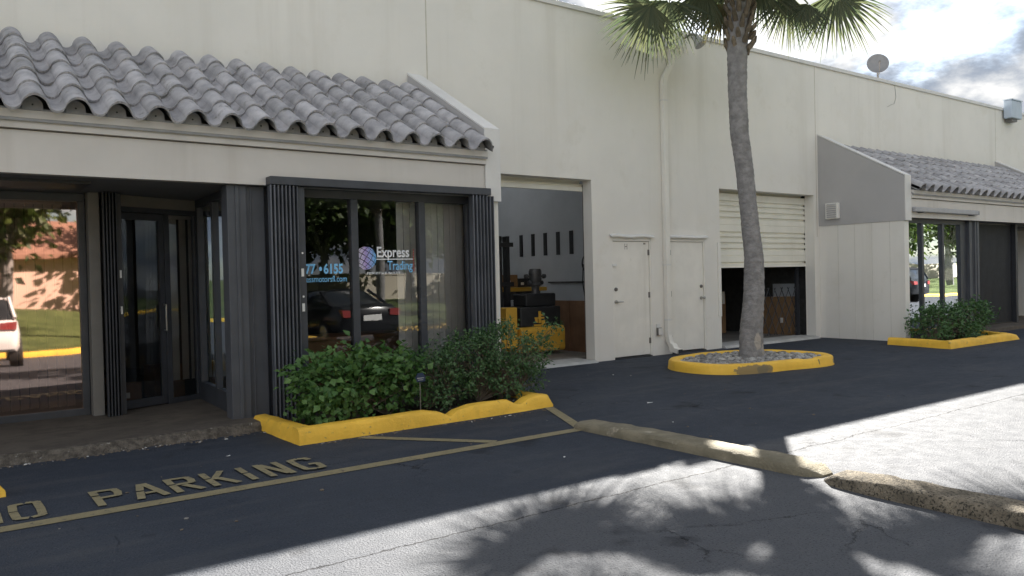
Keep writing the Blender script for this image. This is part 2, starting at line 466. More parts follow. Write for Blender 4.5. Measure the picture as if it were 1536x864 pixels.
class MB:
    def __init__(self, xf=None):
        self.v, self.f, self.mi = [], [], []
        self.xf = xf
        self.k = 0

    def poly(self, pts):
        b = len(self.v)
        self.v += [Vector(p) for p in pts]
        self.f.append(list(range(b, b + len(pts))))
        self.mi.append(self.k)

    def mesh(self, vs, fs):
        b = len(self.v)
        self.v += [Vector(p) for p in vs]
        for f in fs:
            self.f.append([b + i for i in f])
            self.mi.append(self.k)

    def box(self, x0, x1, y0, y1, z0, z1):
        vs = [(x, y, z) for x in (x0, x1) for y in (y0, y1) for z in (z0, z1)]
        self.mesh(vs, [(0, 1, 3, 2), (4, 6, 7, 5), (0, 4, 5, 1), (2, 3, 7, 6), (0, 2, 6, 4), (1, 5, 7, 3)])
        return self

    def bar(self, a, b, t, z0, z1, off=0.0):
        """upright slab between plan points a and b, thickness t, shifted by off along its left normal"""
        a, b = Vector((a[0], a[1])), Vector((b[0], b[1]))
        d = (b - a).normalized()
        n = Vector((-d.y, d.x))
        p = [a + n * (off - t / 2), b + n * (off - t / 2), b + n * (off + t / 2), a + n * (off + t / 2)]
        self.prism([(q.x, q.y) for q in p], 2, z0, z1)
        return self

    def prism(self, poly, axis, a, b):
        """extrude a 2D polygon along axis (0: poly in y,z; 1: poly in x,z; 2: poly in x,y)"""
        def P(q, h):
            return {0: (h, q[0], q[1]), 1: (q[0], h, q[1]), 2: (q[0], q[1], h)}[axis]
        n = len(poly)
        vs = [P(q, a) for q in poly] + [P(q, b) for q in poly]
        fs = [list(range(n))[::-1], list(range(n, 2 * n))]
        fs += [(i, (i + 1) % n, n + (i + 1) % n, n + i) for i in range(n)]
        self.mesh(vs, fs)
        return self

    def tube(self, pts, rad, n=8, cap=True):
        pts = [Vector(p) for p in pts]
        if not hasattr(rad, '__len__'):
            rad = [rad] * len(pts)
        vs, fs = [], []
        ref = None
        for i, p in enumerate(pts):
            d = (pts[min(i + 1, len(pts) - 1)] - pts[max(i - 1, 0)]).normalized()
            if ref is None:
                ref = d.orthogonal().normalized()
            ref = (ref - d * ref.dot(d)).normalized()
            s = d.cross(ref)
            for k in range(n):
                a = 2 * math.pi * k / n
                vs.append(p + (ref * math.cos(a) + s * math.sin(a)) * rad[i])
        for i in range(len(pts) - 1):
            for k in range(n):
                k2 = (k + 1) % n
                fs.append((i * n + k, i * n + k2, (i + 1) * n + k2, (i + 1) * n + k))
        if cap:
            fs.append(list(range(n))[::-1])
            fs.append([(len(pts) - 1) * n + k for k in range(n)])
        self.mesh(vs, fs)
        return self

    def loft(self, rings, closed=True, cap=True):
        n = len(rings[0])
        vs = [p for r in rings for p in r]
        fs = []
        m = n if closed else n - 1
        for i in range(len(rings) - 1):
            for k in range(m):
                k2 = (k + 1) % n
                fs.append((i * n + k, i * n + k2, (i + 1) * n + k2, (i + 1) * n + k))
        if cap and closed:
            fs.append(list(range(n))[::-1])
            fs.append([(len(rings) - 1) * n + k for k in range(n)])
        self.mesh(vs, fs)
        return self

    def build(self, name, m, parent=None, loc=None, bevel=0.0, smooth=False, recalc=True, seg=2):
        me = bpy.data.meshes.new(name)
        root = parent
        while root is not None and root.parent is not None:
            root = root.parent
        o0 = Vector(root.location) if root is not None else Vector(loc or (0, 0, 0))
        vs = self.v if self.xf is None else [self.xf(p) for p in self.v]
        me.from_pydata([p - o0 for p in vs], [], self.f)
        mats = m if isinstance(m, (list, tuple)) else [m]
        for x in mats:
            me.materials.append(MT[x] if isinstance(x, str) else x)
        if len(mats) > 1:
            me.polygons.foreach_set('material_index', self.mi)
        if recalc or bevel:
            bm = bmesh.new()
            bm.from_mesh(me)
            if bevel:
                bmesh.ops.remove_doubles(bm, verts=bm.verts, dist=1e-5)
            if recalc:
                bmesh.ops.recalc_face_normals(bm, faces=bm.faces)
            if bevel:
                eds = [e for e in bm.edges if len(e.link_faces) == 2 and e.calc_face_angle(0) > 0.6]
                bmesh.ops.bevel(bm, geom=eds, offset=bevel, segments=seg, affect='EDGES', profile=0.5, clamp_overlap=True)
            bm.to_mesh(me)
            bm.free()
        if smooth:
            me.polygons.foreach_set('use_smooth', [True] * len(me.polygons))
            if smooth != 'all':
                try:
                    me.set_sharp_from_angle(angle=R_(40))
                except Exception:
                    pass
        me.update()
        o = bpy.data.objects.new(name, me)
        COL.objects.link(o)
        if parent is not None:
            o.parent = parent
        elif loc:
            o.location = loc
        return o


def tag(o, label=None, cat=None, group=None, kind=None):
    if label:
        o['label'] = label
    if cat:
        o['category'] = cat
    if group:
        o['group'] = group
    if kind:
        o['kind'] = kind
    return o


def empty(name, loc, label, cat, group=None):
    o = bpy.data.objects.new(name, None)
    o.empty_display_size = 0.2
    COL.objects.link(o)
    o.location = loc
    return tag(o, label, cat, group)


def copy_tree(o, parent=None):
    c = o.copy()
    COL.objects.link(c)
    c.parent = parent
    for ch in list(o.children):
        copy_tree(ch, c)
    return c


def grid_wall(mb, xs, zs, holes, y0, y1):
    """wall in the XZ plane from y0 to y1 with rectangular holes (x0,x1,z0,z1)"""
    xs = sorted(set(xs + [h[i] for h in holes for i in (0, 1)]))
    zs = sorted(set(zs + [h[i] for h in holes for i in (2, 3)]))

    def solid(i, k):
        if not (0 <= i < len(xs) - 1 and 0 <= k < len(zs) - 1):
            return False
        cx, cz = (xs[i] + xs[i + 1]) / 2, (zs[k] + zs[k + 1]) / 2
        return not any(h[0] < cx < h[1] and h[2] < cz < h[3] for h in holes)
    for i in range(len(xs) - 1):
        for k in range(len(zs) - 1):
            if not solid(i, k):
                continue
            a, b, c, d = xs[i], xs[i + 1], zs[k], zs[k + 1]
            mb.poly([(a, y0, c), (b, y0, c), (b, y0, d), (a, y0, d)])
            mb.poly([(b, y1, c), (a, y1, c), (a, y1, d), (b, y1, d)])
            if not solid(i - 1, k):
                mb.poly([(a, y1, c), (a, y0, c), (a, y0, d), (a, y1, d)])
            if not solid(i + 1, k):
                mb.poly([(b, y0, c), (b, y1, c), (b, y1, d), (b, y0, d)])
            if not solid(i, k - 1):
                mb.poly([(a, y0, c), (a, y1, c), (b, y1, c), (b, y0, c)])
            if not solid(i, k + 1):
                mb.poly([(a, y0, d), (b, y0, d), (b, y1, d), (a, y1, d)])


def text_mesh(body, size, m, name, parent, x, y, z, extrude=0.001, bold=0.0, sx=1.0, align='LEFT', tilt=0.0):
    cu_ = bpy.data.curves.new('txt', 'FONT')
    cu_.body = body
    cu_.size = size
    cu_.extrude = extrude
    cu_.offset = bold
    cu_.align_x = align
    cu_.resolution_u = 3
    to = bpy.data.objects.new('txt', cu_)
    COL.objects.link(to)
    bpy.context.view_layer.update()
    dg = bpy.context.evaluated_depsgraph_get()
    me = bpy.data.meshes.new_from_object(to.evaluated_get(dg))
    bpy.data.objects.remove(to)
    root = parent
    while root.parent is not None:
        root = root.parent
    # text lies in XY: stand it up facing -Y
    mtx = Matrix.Translation(Vector((x, y, z)) - Vector(root.location)) @ Matrix.Rotation(R_(90), 4, 'X') @ Matrix.Diagonal((sx, 1, 1, 1))
    me.transform(mtx)
    me.materials.clear()
    me.materials.append(MT[m])
    me.name = name
    o = bpy.data.objects.new(name, me)
    COL.objects.link(o)
    o.parent = parent
    return o


rng = random.Random(7)
D = 10.131     # front face of the warehouse wall
HP = 5.93      # top of wall, coping above

# ------------------------------------------------------------------ ground and markings
g = MB()
n = 24
g.poly([(-220, -220, 0), (260, -220, 0), (260, 260, 0), (-220, 260, 0)])
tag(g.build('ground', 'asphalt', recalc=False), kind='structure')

# concrete walk in front of the shop bay, with its broken edge
w = MB()
xs = [-6 + i * 0.06 for i in range(int(8.86 / 0.06))] + [2.88]
fr = [7.90 + 0.03 * mnoise.noise(Vector((x * 1.3, 0, 0))) + 0.025 * mnoise.noise(Vector((x * 6, 3, 0))) + (0.06 * max(0, x - 1) / 1.9) for x in xs]
zt = [0.078 + 0.008 * mnoise.noise(Vector((x * 4, 9, 0))) for x in xs]
w.k = 0
for i in range(len(xs) - 1):
    w.poly([(xs[i], fr[i] + 0.07, 0.084), (xs[i + 1], fr[i + 1] + 0.07, 0.084), (xs[i + 1], 10.35, 0.086), (xs[i], 10.35, 0.086)])
w.k = 1
for i in range(len(xs) - 1):
    a = [(xs[j], fr[j] + 0.07, 0.084) for j in (i, i + 1)]
    b = [(xs[j], fr[j] + 0.02 + 0.01 * mnoise.noise(Vector((xs[j] * 9, 1, 4))), zt[j]) for j in (i, i + 1)]
    c = [(xs[j], fr[j] - 0.025 + 0.03 * mnoise.noise(Vector((xs[j] * 8, 5, 0))), 0.038) for j in (i, i + 1)]
    d = [(xs[j], fr[j] - 0.07 + 0.05 * mnoise.noise(Vector((xs[j] * 5, 7, 0))), -0.01) for j in (i, i + 1)]
    for p, q in ((a, b), (b, c), (c, d)):
        w.poly([q[0], q[1], p[1], p[0]])
tag(w.build('walkway', ['walk', 'walk_edge'], recalc=False), kind='structure')

# sills of the two garage openings
s = MB()
s.prism([(10.02, 0.0), (10.10, 0.035), (10.60, 0.04), (10.60, -0.02), (10.02, -0.02)], 0, 6.06, 9.15)
s.prism([(10.02, 0.0), (10.08, 0.045), (10.60, 0.05), (10.60, -0.02), (10.02, -0.02)], 0, 12.475, 15.61)
tag(s.build('garage_sill_pavement', 'sill'), kind='structure')

# parking lines
ln = MB()
zl = [0.004]


def stripe(a, b, wd, mb, step=0.35):
    a, b = Vector((a[0], a[1], 0)), Vector((b[0], b[1], 0))
    d = (b - a)
    L = d.length
    d.normalize()
    nrm = Vector((-d.y, d.x, 0))
    zl[0] += 0.0006
    k = max(1, int(L / step))
    rows = []
    for i in range(k + 1):
        p = a + d * (L * i / k)
        j = 0.006 * mnoise.noise(Vector((p.x * 3, p.y * 3, 2)))
        rows.append((p + nrm * (wd / 2 + j) + Vector((0, 0, zl[0])), p - nrm * (wd / 2 - j) + Vector((0, 0, zl[0]))))
    for i in range(k):
        mb.poly([rows[i][1], rows[i + 1][1], rows[i + 1][0], rows[i][0]])


stripe((-4.5, 5.80), (5.02, 5.81), 0.135, ln)
stripe((3.27, 6.92), (4.10, 5.88), 0.11, ln)
stripe((5.62, 7.0), (5.10, 5.88), 0.11, ln)
stripe((-1.2, 6.92), (-0.3, 5.88), 0.11, ln)
tag(ln.build('parking_lines', 'line', recalc=False), kind='structure')

# stencilled NO PARKING
lt = MB()
LW, LH, TH = 0.185, 0.46, 0.052
GLY = {
    'N': [[(0.13, 0), (0.13, 1)], [(0.87, 0), (0.87, 1)], [(0.24, 0.95), (0.76, 0.05)]],
    'O': [[(0.42, 0.95), (0.16, 0.92), (0.13, 0.55)], [(0.13, 0.47), (0.16, 0.08), (0.42, 0.05)],
          [(0.58, 0.05), (0.84, 0.08), (0.87, 0.5), (0.84, 0.92), (0.58, 0.95)]],
    'P': [[(0.14, 0), (0.14, 0.62)], [(0.14, 0.68), (0.14, 1)], [(0.30, 0.95), (0.80, 0.93), (0.86, 0.72), (0.80, 0.50), (0.30, 0.48)]],
    'A': [[(0.10, 0), (0.26, 0.46)], [(0.28, 0.52), (0.46, 0.98)], [(0.56, 0.98), (0.92, 0)], [(0.36, 0.32), (0.68, 0.32)]],
    'R': [[(0.14, 0), (0.14, 0.52)], [(0.14, 0.58), (0.14, 1)], [(0.30, 0.95), (0.80, 0.93), (0.86, 0.74), (0.80, 0.55), (0.30, 0.53)], [(0.46, 0.45), (0.90, 0.0)]],
    'K': [[(0.14, 0), (0.14, 0.52)], [(0.14, 0.58), (0.14, 1)], [(0.30, 0.46), (0.84, 1)], [(0.46, 0.52), (0.90, 0)]],
    'I': [[(0.5, 0), (0.5, 0.5)], [(0.5, 0.56), (0.5, 1)]],
    'G': [[(0.86, 0.80), (0.80, 0.93), (0.58, 0.95)], [(0.46, 0.95), (0.17, 0.91), (0.13, 0.5), (0.17, 0.09), (0.46, 0.05)],
          [(0.58, 0.05), (0.82, 0.07), (0.86, 0.40), (0.58, 0.42)]],
}
pos = {}
x = 0.155
for i, (ch, px) in enumerate([('N', 0.165), ('O', 0.415), ('P', 0.905), ('A', 1.155), ('R', 1.405), ('K', 1.66), ('I', 1.865), ('N', 2.08), ('G', 2.345)]):
    for st in GLY[ch]:
        for j in range(len(st) - 1):
            a, b = [Vector((px + u * (LW + 0.02), 5.955 + v * LH, 0)) for u, v in st[j:j + 2]]
            d = (b - a).normalized()
            ext = 0.010 if len(st) > 2 else 0
            stripe(a - d * ext, b + d * ext, TH, lt, 0.2)
            zl[0] -= 0.0004
lo_ = lt.build('pavement_lettering', 'letter', recalc=False)
tag(lo_, kind='structure')

# ------------------------------------------------------------------ warehouse building
HX = D
wh = empty('warehouse_building', (10.0, D, 0), 'long cream stucco warehouse with two open garage bays and flat parapet', 'building')
holes = [(6.05, 9.156, -0.05, 3.089), (9.60, 10.56, -0.05, 2.095), (11.045, 12.02, -0.05, 2.095), (12.469, 15.615, -0.05, 3.099),
         (-2.6, 5.70, -0.05, 2.50), (15.95, 24.2, -0.05, 2.50)]
wl = MB()
grid_wall(wl, [-12.0, 46.0], [-0.05, HP], holes, D, D + 0.22)
wl.k = 1
for jx in (-3.6, 6.0, 15.72, 24.47, 34.0):
    z0 = 3.10 if jx == 6.0 else (2.2 if jx == 15.72 else (4.3 if jx == 24.47 else 0))
    wl.box(jx - 0.009, jx + 0.009, D - 0.002, D + 0.05, z0, HP)
wl.k = 0
# side and rear walls of the shell
wl.box(-12.0, -11.8, D + 0.225, 26.0, -0.05, HP - 0.1)
wl.box(45.8, 46.0, D + 0.225, 26.0, -0.05, HP - 0.1)
wl.box(-12.0, 46.0, 26.0, 26.2, -0.05, HP - 0.1)
wall = wl.build('wall', ['cream', 'joint'], wh)
cp = MB()
cp.prism([(D - 0.035, HP - 0.035), (D - 0.035, HP + 0.045), (D + 0.27, HP + 0.06), (D + 0.27, HP + 0.001), (D - 0.001, HP + 0.001), (D - 0.001, HP - 0.035)], 0, -12.05, 46.05)
cp.build('parapet_coping', 'coping', wh, bevel=0.006)
rf = MB()
RZ = 5.45
for (a, b, c, d) in [(-12, 6.5, D + 0.22, 26), (9.8, 46, D + 0.22, 26)]:
    rf.box(a, b, c, d, RZ, RZ + 0.12)
for (a, b) in [(6.5, 9.8)]:
    rf.box(a, b, D + 0.22, 14.0, RZ, RZ + 0.12)
    rf.box(a, b, 15.3, 26, RZ, RZ + 0.12)
rf.build('roof', 'roof', wh)
for a, b in ((6.5, 9.8),):  # unseen roof opening, added to brighten the inside of the first bay
    sk = MB()
    sk.poly([(a, 14.0, RZ + 0.10), (b, 14.0, RZ + 0.10), (b, 15.3, RZ + 0.10), (a, 15.3, RZ + 0.10)])
    sk.build('added_skylight', 'added_skylight', wh, recalc=False)
# inside walls and slab
iw = MB()
iw.box(5.85, 5.97, D + 0.225, 19.0, 0.0, RZ - 0.01)
iw.box(10.75, 10.86, D + 0.225, 19.0, 0.0, RZ - 0.01)
iw.box(15.90, 16.02, D + 0.225, 19.0, 0.0, RZ - 0.01)
iw.box(5.85, 16.02, 19.0, 19.15, 0.0, RZ - 0.01)
iw.k = 3
iw.box(10.861, 10.88, D + 0.25, 18.9, 0.04, RZ - 0.02)
iw.box(15.875, 15.899, D + 0.25, 18.9, 0.04, RZ - 0.02)
iw.box(10.881, 15.874, 15.0, 15.05, 0.04, RZ - 0.02)
iw.k = 1
for i in range(5):
    y = 14.24 - 0.427 * i
    iw.box(10.735, 10.76, y - 0.055, y + 0.055, 1.92, 2.40)
iw.k = 2
iw.box(5.97, 15.9, D + 0.475, 19.0, 0.0, 0.036)
iw.k = 3
iw.box(10.725, 10.745, 11.9, 13.3, 1.33, 1.36)
iw.build('bay_interior', ['wh_wall', 'mach_blk', 'wh_floor', 'mach_gry'], wh)
# office inside (left and right bays)
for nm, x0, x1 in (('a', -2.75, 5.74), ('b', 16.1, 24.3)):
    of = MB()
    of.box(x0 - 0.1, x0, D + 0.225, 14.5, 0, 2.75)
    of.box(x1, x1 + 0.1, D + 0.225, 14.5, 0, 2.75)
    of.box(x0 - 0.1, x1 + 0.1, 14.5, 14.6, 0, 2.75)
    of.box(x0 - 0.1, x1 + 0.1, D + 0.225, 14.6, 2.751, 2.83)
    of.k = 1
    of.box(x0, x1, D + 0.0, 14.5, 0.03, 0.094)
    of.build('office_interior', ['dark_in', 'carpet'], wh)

# service doors
def service_door(x0, x1, hinge_right, letter):
    d = MB()
    d.box(x0 + 0.035, x1 - 0.035, D + 0.028, D + 0.075, 0.035, 2.055)
    dr = d.build('service_door', 'cream_door', wh, bevel=0.004)
    f = MB()
    for (a, b, c, e) in ((x0, x0 + 0.032, 0.0, 2.095), (x1 - 0.032, x1, 0.0, 2.095), (x0 + 0.032, x1 - 0.032, 2.062, 2.095)):
        f.box(a + 0.0015, b - 0.0015, D + 0.006, D + 0.12, c, e - 0.002)
    f.build('door_frame', 'cream_trim', dr)
    th = MB()
    th.box(x0 + 0.03, x1 - 0.03, D - 0.02, D + 0.14, 0.0, 0.018)
    th.build('threshold', 'black_metal', dr)
    sx = x0 + 0.10 if hinge_right else x1 - 0.10
    hx = x1 - 0.035 if hinge_right else x0 + 0.035
    for z in (0.28, 1.10, 1.86):
        h = MB()
        h.tube([(hx, D + 0.017, z - 0.05), (hx, D + 0.017, z + 0.05)], 0.009, 8)
        h.box(hx - 0.028, hx + 0.02, D + 0.019, D + 0.027, z - 0.05, z + 0.05)
        h.build('hinge', 'dark_steel', dr)
    k = MB()
    k.tube([(sx, D + 0.03, 1.22), (sx, D + 0.005, 1.22)], [0.034, 0.030], 16)
    k.tube([(sx, D + 0.006, 1.22), (sx, D - 0.008, 1.22)], [0.018, 0.016], 12)
    k.build('deadbolt', 'dark_steel', dr, smooth=True)
    k = MB()
    k.tube([(sx, D + 0.03, 1.0), (sx, D + 0.012, 1.0)], [0.034, 0.032], 16)
    k.tube([(sx, D + 0.014, 1.0), (sx, D - 0.035, 1.0)], [0.013, 0.013], 10)
    sg = 1 if hinge_right else -1
    if hinge_right:
        k.tube([(sx - 0.01, D - 0.035, 1.0), (sx + sg * 0.05, D - 0.04, 1.003), (sx + sg * 0.12, D - 0.034, 1.0)], [0.012, 0.011, 0.008], 10)
    else:
        k.tube([(sx, D - 0.03, 1.0), (sx, D - 0.045, 1.0), (sx, D - 0.065, 1.0), (sx, D - 0.07, 1.0)], [0.015, 0.028, 0.026, 0.012], 14)
    k.build('handle', 'steel', dr, smooth=True)
    fl = MB()
    for i in range(8):
        a, b = [x0 - 0.05 + (x1 - x0 + 0.10) * q / 8 for q in (i, i + 1)]
        za, zb = [2.125 + (0.010 * math.sin(q * 1.35) if hinge_right else 0.003 * math.sin(q)) for q in (i, i + 1)]
        vs = []
        for (xx, zq) in ((a, za), (b, zb)):
            vs += [(xx, D - 0.001, zq + 0.055), (xx, D - 0.055, zq + 0.022), (xx, D - 0.055, zq), (xx, D - 0.05, zq), (xx, D - 0.001, zq + 0.03)]
        fl.mesh(vs, [(0, 1, 6, 5), (1, 2, 7, 6), (2, 3, 8, 7), (3, 4, 9, 8)] + ([(4, 3, 2, 1, 0)] if i == 0 else []) + ([(5, 6, 7, 8, 9)] if i == 7 else []))
    fl.build('drip_cap', 'coping', dr)
    if letter:
        text_mesh('H', 0.145, 'dark_steel', 'door_letter', dr, 9.925, D + 0.027, 1.915, 0.0006, sx=0.75)
        st = MB()
        st.box(x0 + 0.005, x0 + 0.115, D - 0.001, D + 0.030, 1.62, 1.665)
        st.build('alarm_contact', 'paper', dr)
        st = MB()
        st.box(x1 - 0.16, x1 - 0.115, D + 0.022, D + 0.030, 2.005, 2.03)
        st.build('door_plate', 'dark_steel', dr)
    return dr


service_door(9.60, 10.56, True, True)
service_door(11.045, 12.02, False, False)

# downpipe
dp = MB()
rectp = lambda cx, cy, z, wx=0.052, wy=0.045: [(cx - wx, cy - wy, z), (cx + wx, cy - wy, z), (cx + wx, cy + wy, z), (cx - wx, cy + wy, z)]
dp.loft([rectp(11.14, D - 0.05, 5.62), rectp(11.14, D - 0.05, 5.36), rectp(11.10, D - 0.05, 5.26), rectp(10.96, D - 0.05, 5.06), rectp(10.915, D - 0.05, 4.94),
         rectp(10.915, D - 0.05, 0.36), rectp(10.925, D - 0.07, 0.24), rectp(10.94, D - 0.12, 0.14)])
dp.loft([[(10.875, D - 0.075, 0.20), (11.0, D - 0.075, 0.20), (11.0, D - 0.16, 0.21), (10.875, D - 0.16, 0.21)],
         [(10.885, D - 0.10, 0.06), (11.01, D - 0.10, 0.06), (11.01, D - 0.21, 0.13), (10.885, D - 0.21, 0.13)],
         [(10.90, D - 0.26, 0.025), (11.025, D - 0.26, 0.025), (11.025, D - 0.29, 0.11), (10.90, D - 0.29, 0.11)]])
dpo = dp.build('downpipe', 'cream_trim', wh, bevel=0.008)
for z in (4.6, 1.62, 0.62):
    st = MB()
    st.box(10.855, 10.975, D - 0.099, D - 0.001, z, z + 0.03)
    st.build('pipe_strap', 'coping', dpo)
mo = MB()
mo.box(10.915, 11.01, D - 0.297, D - 0.287, 0.035, 0.10)
mo.build('pipe_mouth', 'black_metal', dpo)
sh = MB()
sh.prism([(11.0, 5.60), (11.28, 5.60), (11.36, 5.86), (10.92, 5.86)], 1, D - 0.20, D - 0.001)
sh.build('conductor_head', 'white_paint', dpo, bevel=0.01)

# roller doors
def roller_door(x0, x1, ztop, zbot, detailed):
    y = D + 0.235
    prof = []
    ribs = []
    z = ztop - 0.05
    pat = [0.16, 0.08, 0.10, 0.10, 0.10, 0.155, 0.085, 0.10, 0.10, 0.10]
    zs = [z]
    i = 0
    while zs[-1] > zbot + 0.06:
        zs.append(zs[-1] - pat[i % len(pat)] * 1.16)
        i += 1
    zs[-1] = zbot + 0.03
    pts = [(y, zs[0])]
    for k in range(1, len(zs)):
        b = zs[k]
        if k % 5 == 0:
            pts += [(y, b + 0.006), (y + 0.008, b + 0.003), (y + 0.008, b - 0.003), (y, b - 0.006)]
        else:
            pts += [(y, b + 0.046), (y + 0.040, b + 0.038), (y + 0.040, b + 0.012), (y, b - 0.006)]
    m = MB()
    for a, b in zip(pts[:-1], pts[1:]):
        if abs(a[1] - b[1]) < 1e-4 and abs(a[0] - b[0]) < 1e-4:
            continue
        m.poly([(x0, a[0], a[1]), (x0, b[0], b[1]), (x1, b[0], b[1]), (x1, a[0], a[1])])
    m.poly([(x0, y + 0.05, zs[0]), (x1, y + 0.05, zs[0]), (x1, y + 0.05, zbot + 0.02), (x0, y + 0.05, zbot + 0.02)])
    m.box(x0, x1, y - 0.012, y + 0.045, zbot - 0.04, zbot + 0.03)
    rd = m.build('roller_door', 'shutter_cream', wh, recalc=False)
    for a, b in ((x0 - 0.02, x0 + 0.035), (x1 - 0.035, x1 + 0.02)):
        t = MB()
        t.box(a, b, y - 0.018, y - 0.006, 0.05, ztop - 0.06)
        t.build('door_track', 'cream_trim' if detailed else 'dark_steel', rd)
    h = MB()
    h.tube([(x0, y + 0.26, ztop + 0.10), (x1, y + 0.26, ztop + 0.10)], 0.2, 20)
    h.build('door_roll', 'shutter_cream', rd, smooth=True)
    return rd


roller_door(12.44, 15.645, 3.099, 1.60, True)
roller_door(6.02, 9.185, 3.089, 2.955, False)
# timber edge left of the second opening
e = MB()
e.box(12.38, 12.468, D - 0.018, D - 0.001, 0.62, 2.05)
e.build('jamb_plate', 'cream_trim', wh)

# ------------------------------------------------------------------ shop bays
def storefront(mx, label, main):
    X = (lambda p: p) if not mx else (lambda p: Vector((21.674 - p.x, p.y, p.z)))
    loc = X(Vector((1.5, 8.25, 0)))
    root = empty('storefront', loc, label, 'storefront', 'tiled shop bays')

    def B():
        return MB(X)
    # fin walls at both ends
    for a, b, c, d in ((5.669, 5.886, 5.70, 5.872), (-2.95, -2.733, -2.936, -2.764)):
        f = B()
        f.prism([(8.223, 2.428), (D - 0.003, 2.428), (D - 0.003, 4.405), (8.223, 3.313)], 0, a, b)
        fo = f.build('side_fin', 'taupe', root)
        f = B()
        f.prism([(8.21, 3.314), (D - 0.003, 4.407), (D - 0.003, 4.432), (8.21, 3.338)], 0, a - 0.006, b + 0.006)
        f.box(a - 0.006, b + 0.006, 8.205, 8.2225, 2.428, 3.325)
        f.build('fin_coping', 'coping', fo)
        f = B()
        f.box(c, d, 8.25, D - 0.003, -0.05, 2.427)
        f.k = 1
        yy = 8.55
        while yy < D - 0.1:
            for q in (c, d):
                f.box(q - 0.0035, q + 0.0035, yy - 0.006, yy + 0.006, 0.0, 2.427)
            yy += 0.38
        f.build('side_wall', ['cream', 'soft_joint'], root)
    # fascia boards
    f = B()
    f.box(-2.733, 5.6685, 8.232, 8.345, 2.49, 2.868)
    f.box(-2.733, 5.6685, 8.19, 8.345, 2.880, 2.962)
    f.box(-2.733, 5.6685, 8.155, 8.345, 2.966, 3.035)
    f.k = 1
    f.box(-2.733, 5.668, 8.25, 8.344, 2.868, 2.880)
    f.box(-2.733, 5.668, 8.21, 8.344, 2.9621, 2.966)
    f.build('fascia', ['beige', 'groove'], root)
    # eave board behind the tile ends with its screws
    f = B()
    f.box(-2.733, 5.668, 8.165, 8.25, 3.037, 3.055)
    for c_ in range(25):
        bx_ = 5.669 - 0.228 - c_ * 0.337
        if bx_ < -2.70:
            continue
        arc = [(bx_ + 0.190 * q / 10, 3.056 + 0.105 * math.sin(math.pi * q / 10) ** 0.62) for q in range(1, 10)]
        f.prism([(bx_ + 0.012, 3.037)] + arc + [(bx_ + 0.178, 3.037)], 1, 8.150, 8.162)
    f.k = 1
    for i in range(24):
        f.tube([(5.669 - 0.228 - i * 0.337 + 0.095, 8.152, 3.085), (5.669 - 0.228 - i * 0.337 + 0.095, 8.143, 3.085)], 0.008, 8)
    f.build('eave_board', ['bird', 'black_metal'], root)
    # roof deck and S tiles
    sl = math.atan2(0.575, 1.0)
    dk = B()
    dk.prism([(8.16, 2.975), (D - 0.003, 2.975 + 1.97 * 0.575), (D - 0.003, 2.94 + 1.97 * 0.575), (8.16, 2.94)], 0, -2.733, 5.669)
    ro = dk.build('roof_deck', 'bird', root)
    tl = B()
    P = 0.337
    prof = []
    CW = 0.202
    for i in range(15):
        u = i / 14 * CW
        prof.append((u, 0.092 * max(0.0, math.sin(math.pi * u / CW)) ** 0.62))
    for i in range(1, 12):
        u = i / 11 * (P - CW)
        prof.append((CW + u, -0.052 * max(0.0, math.sin(math.pi * u / (P - CW))) ** 0.62))
    dv = Vector((0, math.cos(sl), math.sin(sl)))
    nv = Vector((0, -math.sin(sl), math.cos(sl)))
    EX = 0.375
    r2 = random.Random(11 if main else 12)
    x = 5.669 - 0.02
    cols = int(8.40 / P) + 1
    for c in range(cols):
        bx = 5.669 - 0.228 - c * P
        for r in range(6):
            L = EX + 0.05 if r < 5 else 2.21 - 5 * EX + 0.0
            o = Vector((bx + r2.uniform(-0.004, 0.004), 8.035, 3.045)) + dv * (r * EX + r2.uniform(-0.006, 0.006)) + nv * 0.0
            lift0, lift1 = 0.034 + r2.uniform(-0.003, 0.004), 0.006
            tp = 1.0
            rings = []
            for (s_, lf, sc_) in ((0, lift0, 1.0), (L * 0.5, (lift0 + lift1) / 2, 1.0), (L, lift1, tp)):
                up, dn = [], []
                for (u, h) in prof:
                    uu = min(max(o.x + u, -2.73), 5.668)
                    p = Vector((uu, o.y, o.z)) + dv * s_ + nv * (h * sc_ + lf)
                    up.append(p)
                    dn.append(p - nv * 0.022)
                rings.append(up + dn[::-1])
            tl.loft(rings, cap=False)
            kk_ = len(prof)
            for rg_ in (rings[0], rings[-1]):
                for q in range(kk_ - 1):
                    tl.poly([rg_[q], rg_[q + 1], rg_[2 * kk_ - 2 - q], rg_[2 * kk_ - 1 - q]])
    tl.build('roof_tiles', 'tile', ro, smooth=True)
    # flat soffit, and a dark strip under it over the recess
    f = B()
    f.box(-2.733, 5.669, 8.346, 10.36, 2.492, 2.54)
    f.k = 1
    f.box(-2.70, 1.33, 8.62, 9.22, 2.462, 2.4915)
    f.build('soffit', ['soffit', 'black_metal'], root)

    # ---- shop window, three panes
    YW = 8.43
    x0, x1 = 2.92, 5.70
    f = B()
    f.box(x0, x1, YW - 0.03, YW + 0.07, 2.40, 2.49)
    f.box(x0, x1, YW - 0.03, YW + 0.07, 0.0, 0.16)
    m1, m2 = (3.93, 4.015), (4.81, 4.895)
    for a, b in ((2.92, 3.20), m1, m2, (5.50, 5.70)):
        f.box(a, b, YW - 0.035, YW + 0.065, 0.16, 2.40)
    swo = f.build('shop_window', 'bronze', root, bevel=0.004)
    til = 0.0075
    for a, b in ((3.20, m1[0]), (m1[1], m2[0]), (m2[1], 5.50)):
        p = B()
        p.poly([(a, YW, 0.16), (b, YW, 0.16), (b, YW + 2.24 * til, 2.40), (a, YW + 2.24 * til, 2.40)])
        p.build('pane', 'glass_mid' if main else 'glass_far', swo, recalc=False)
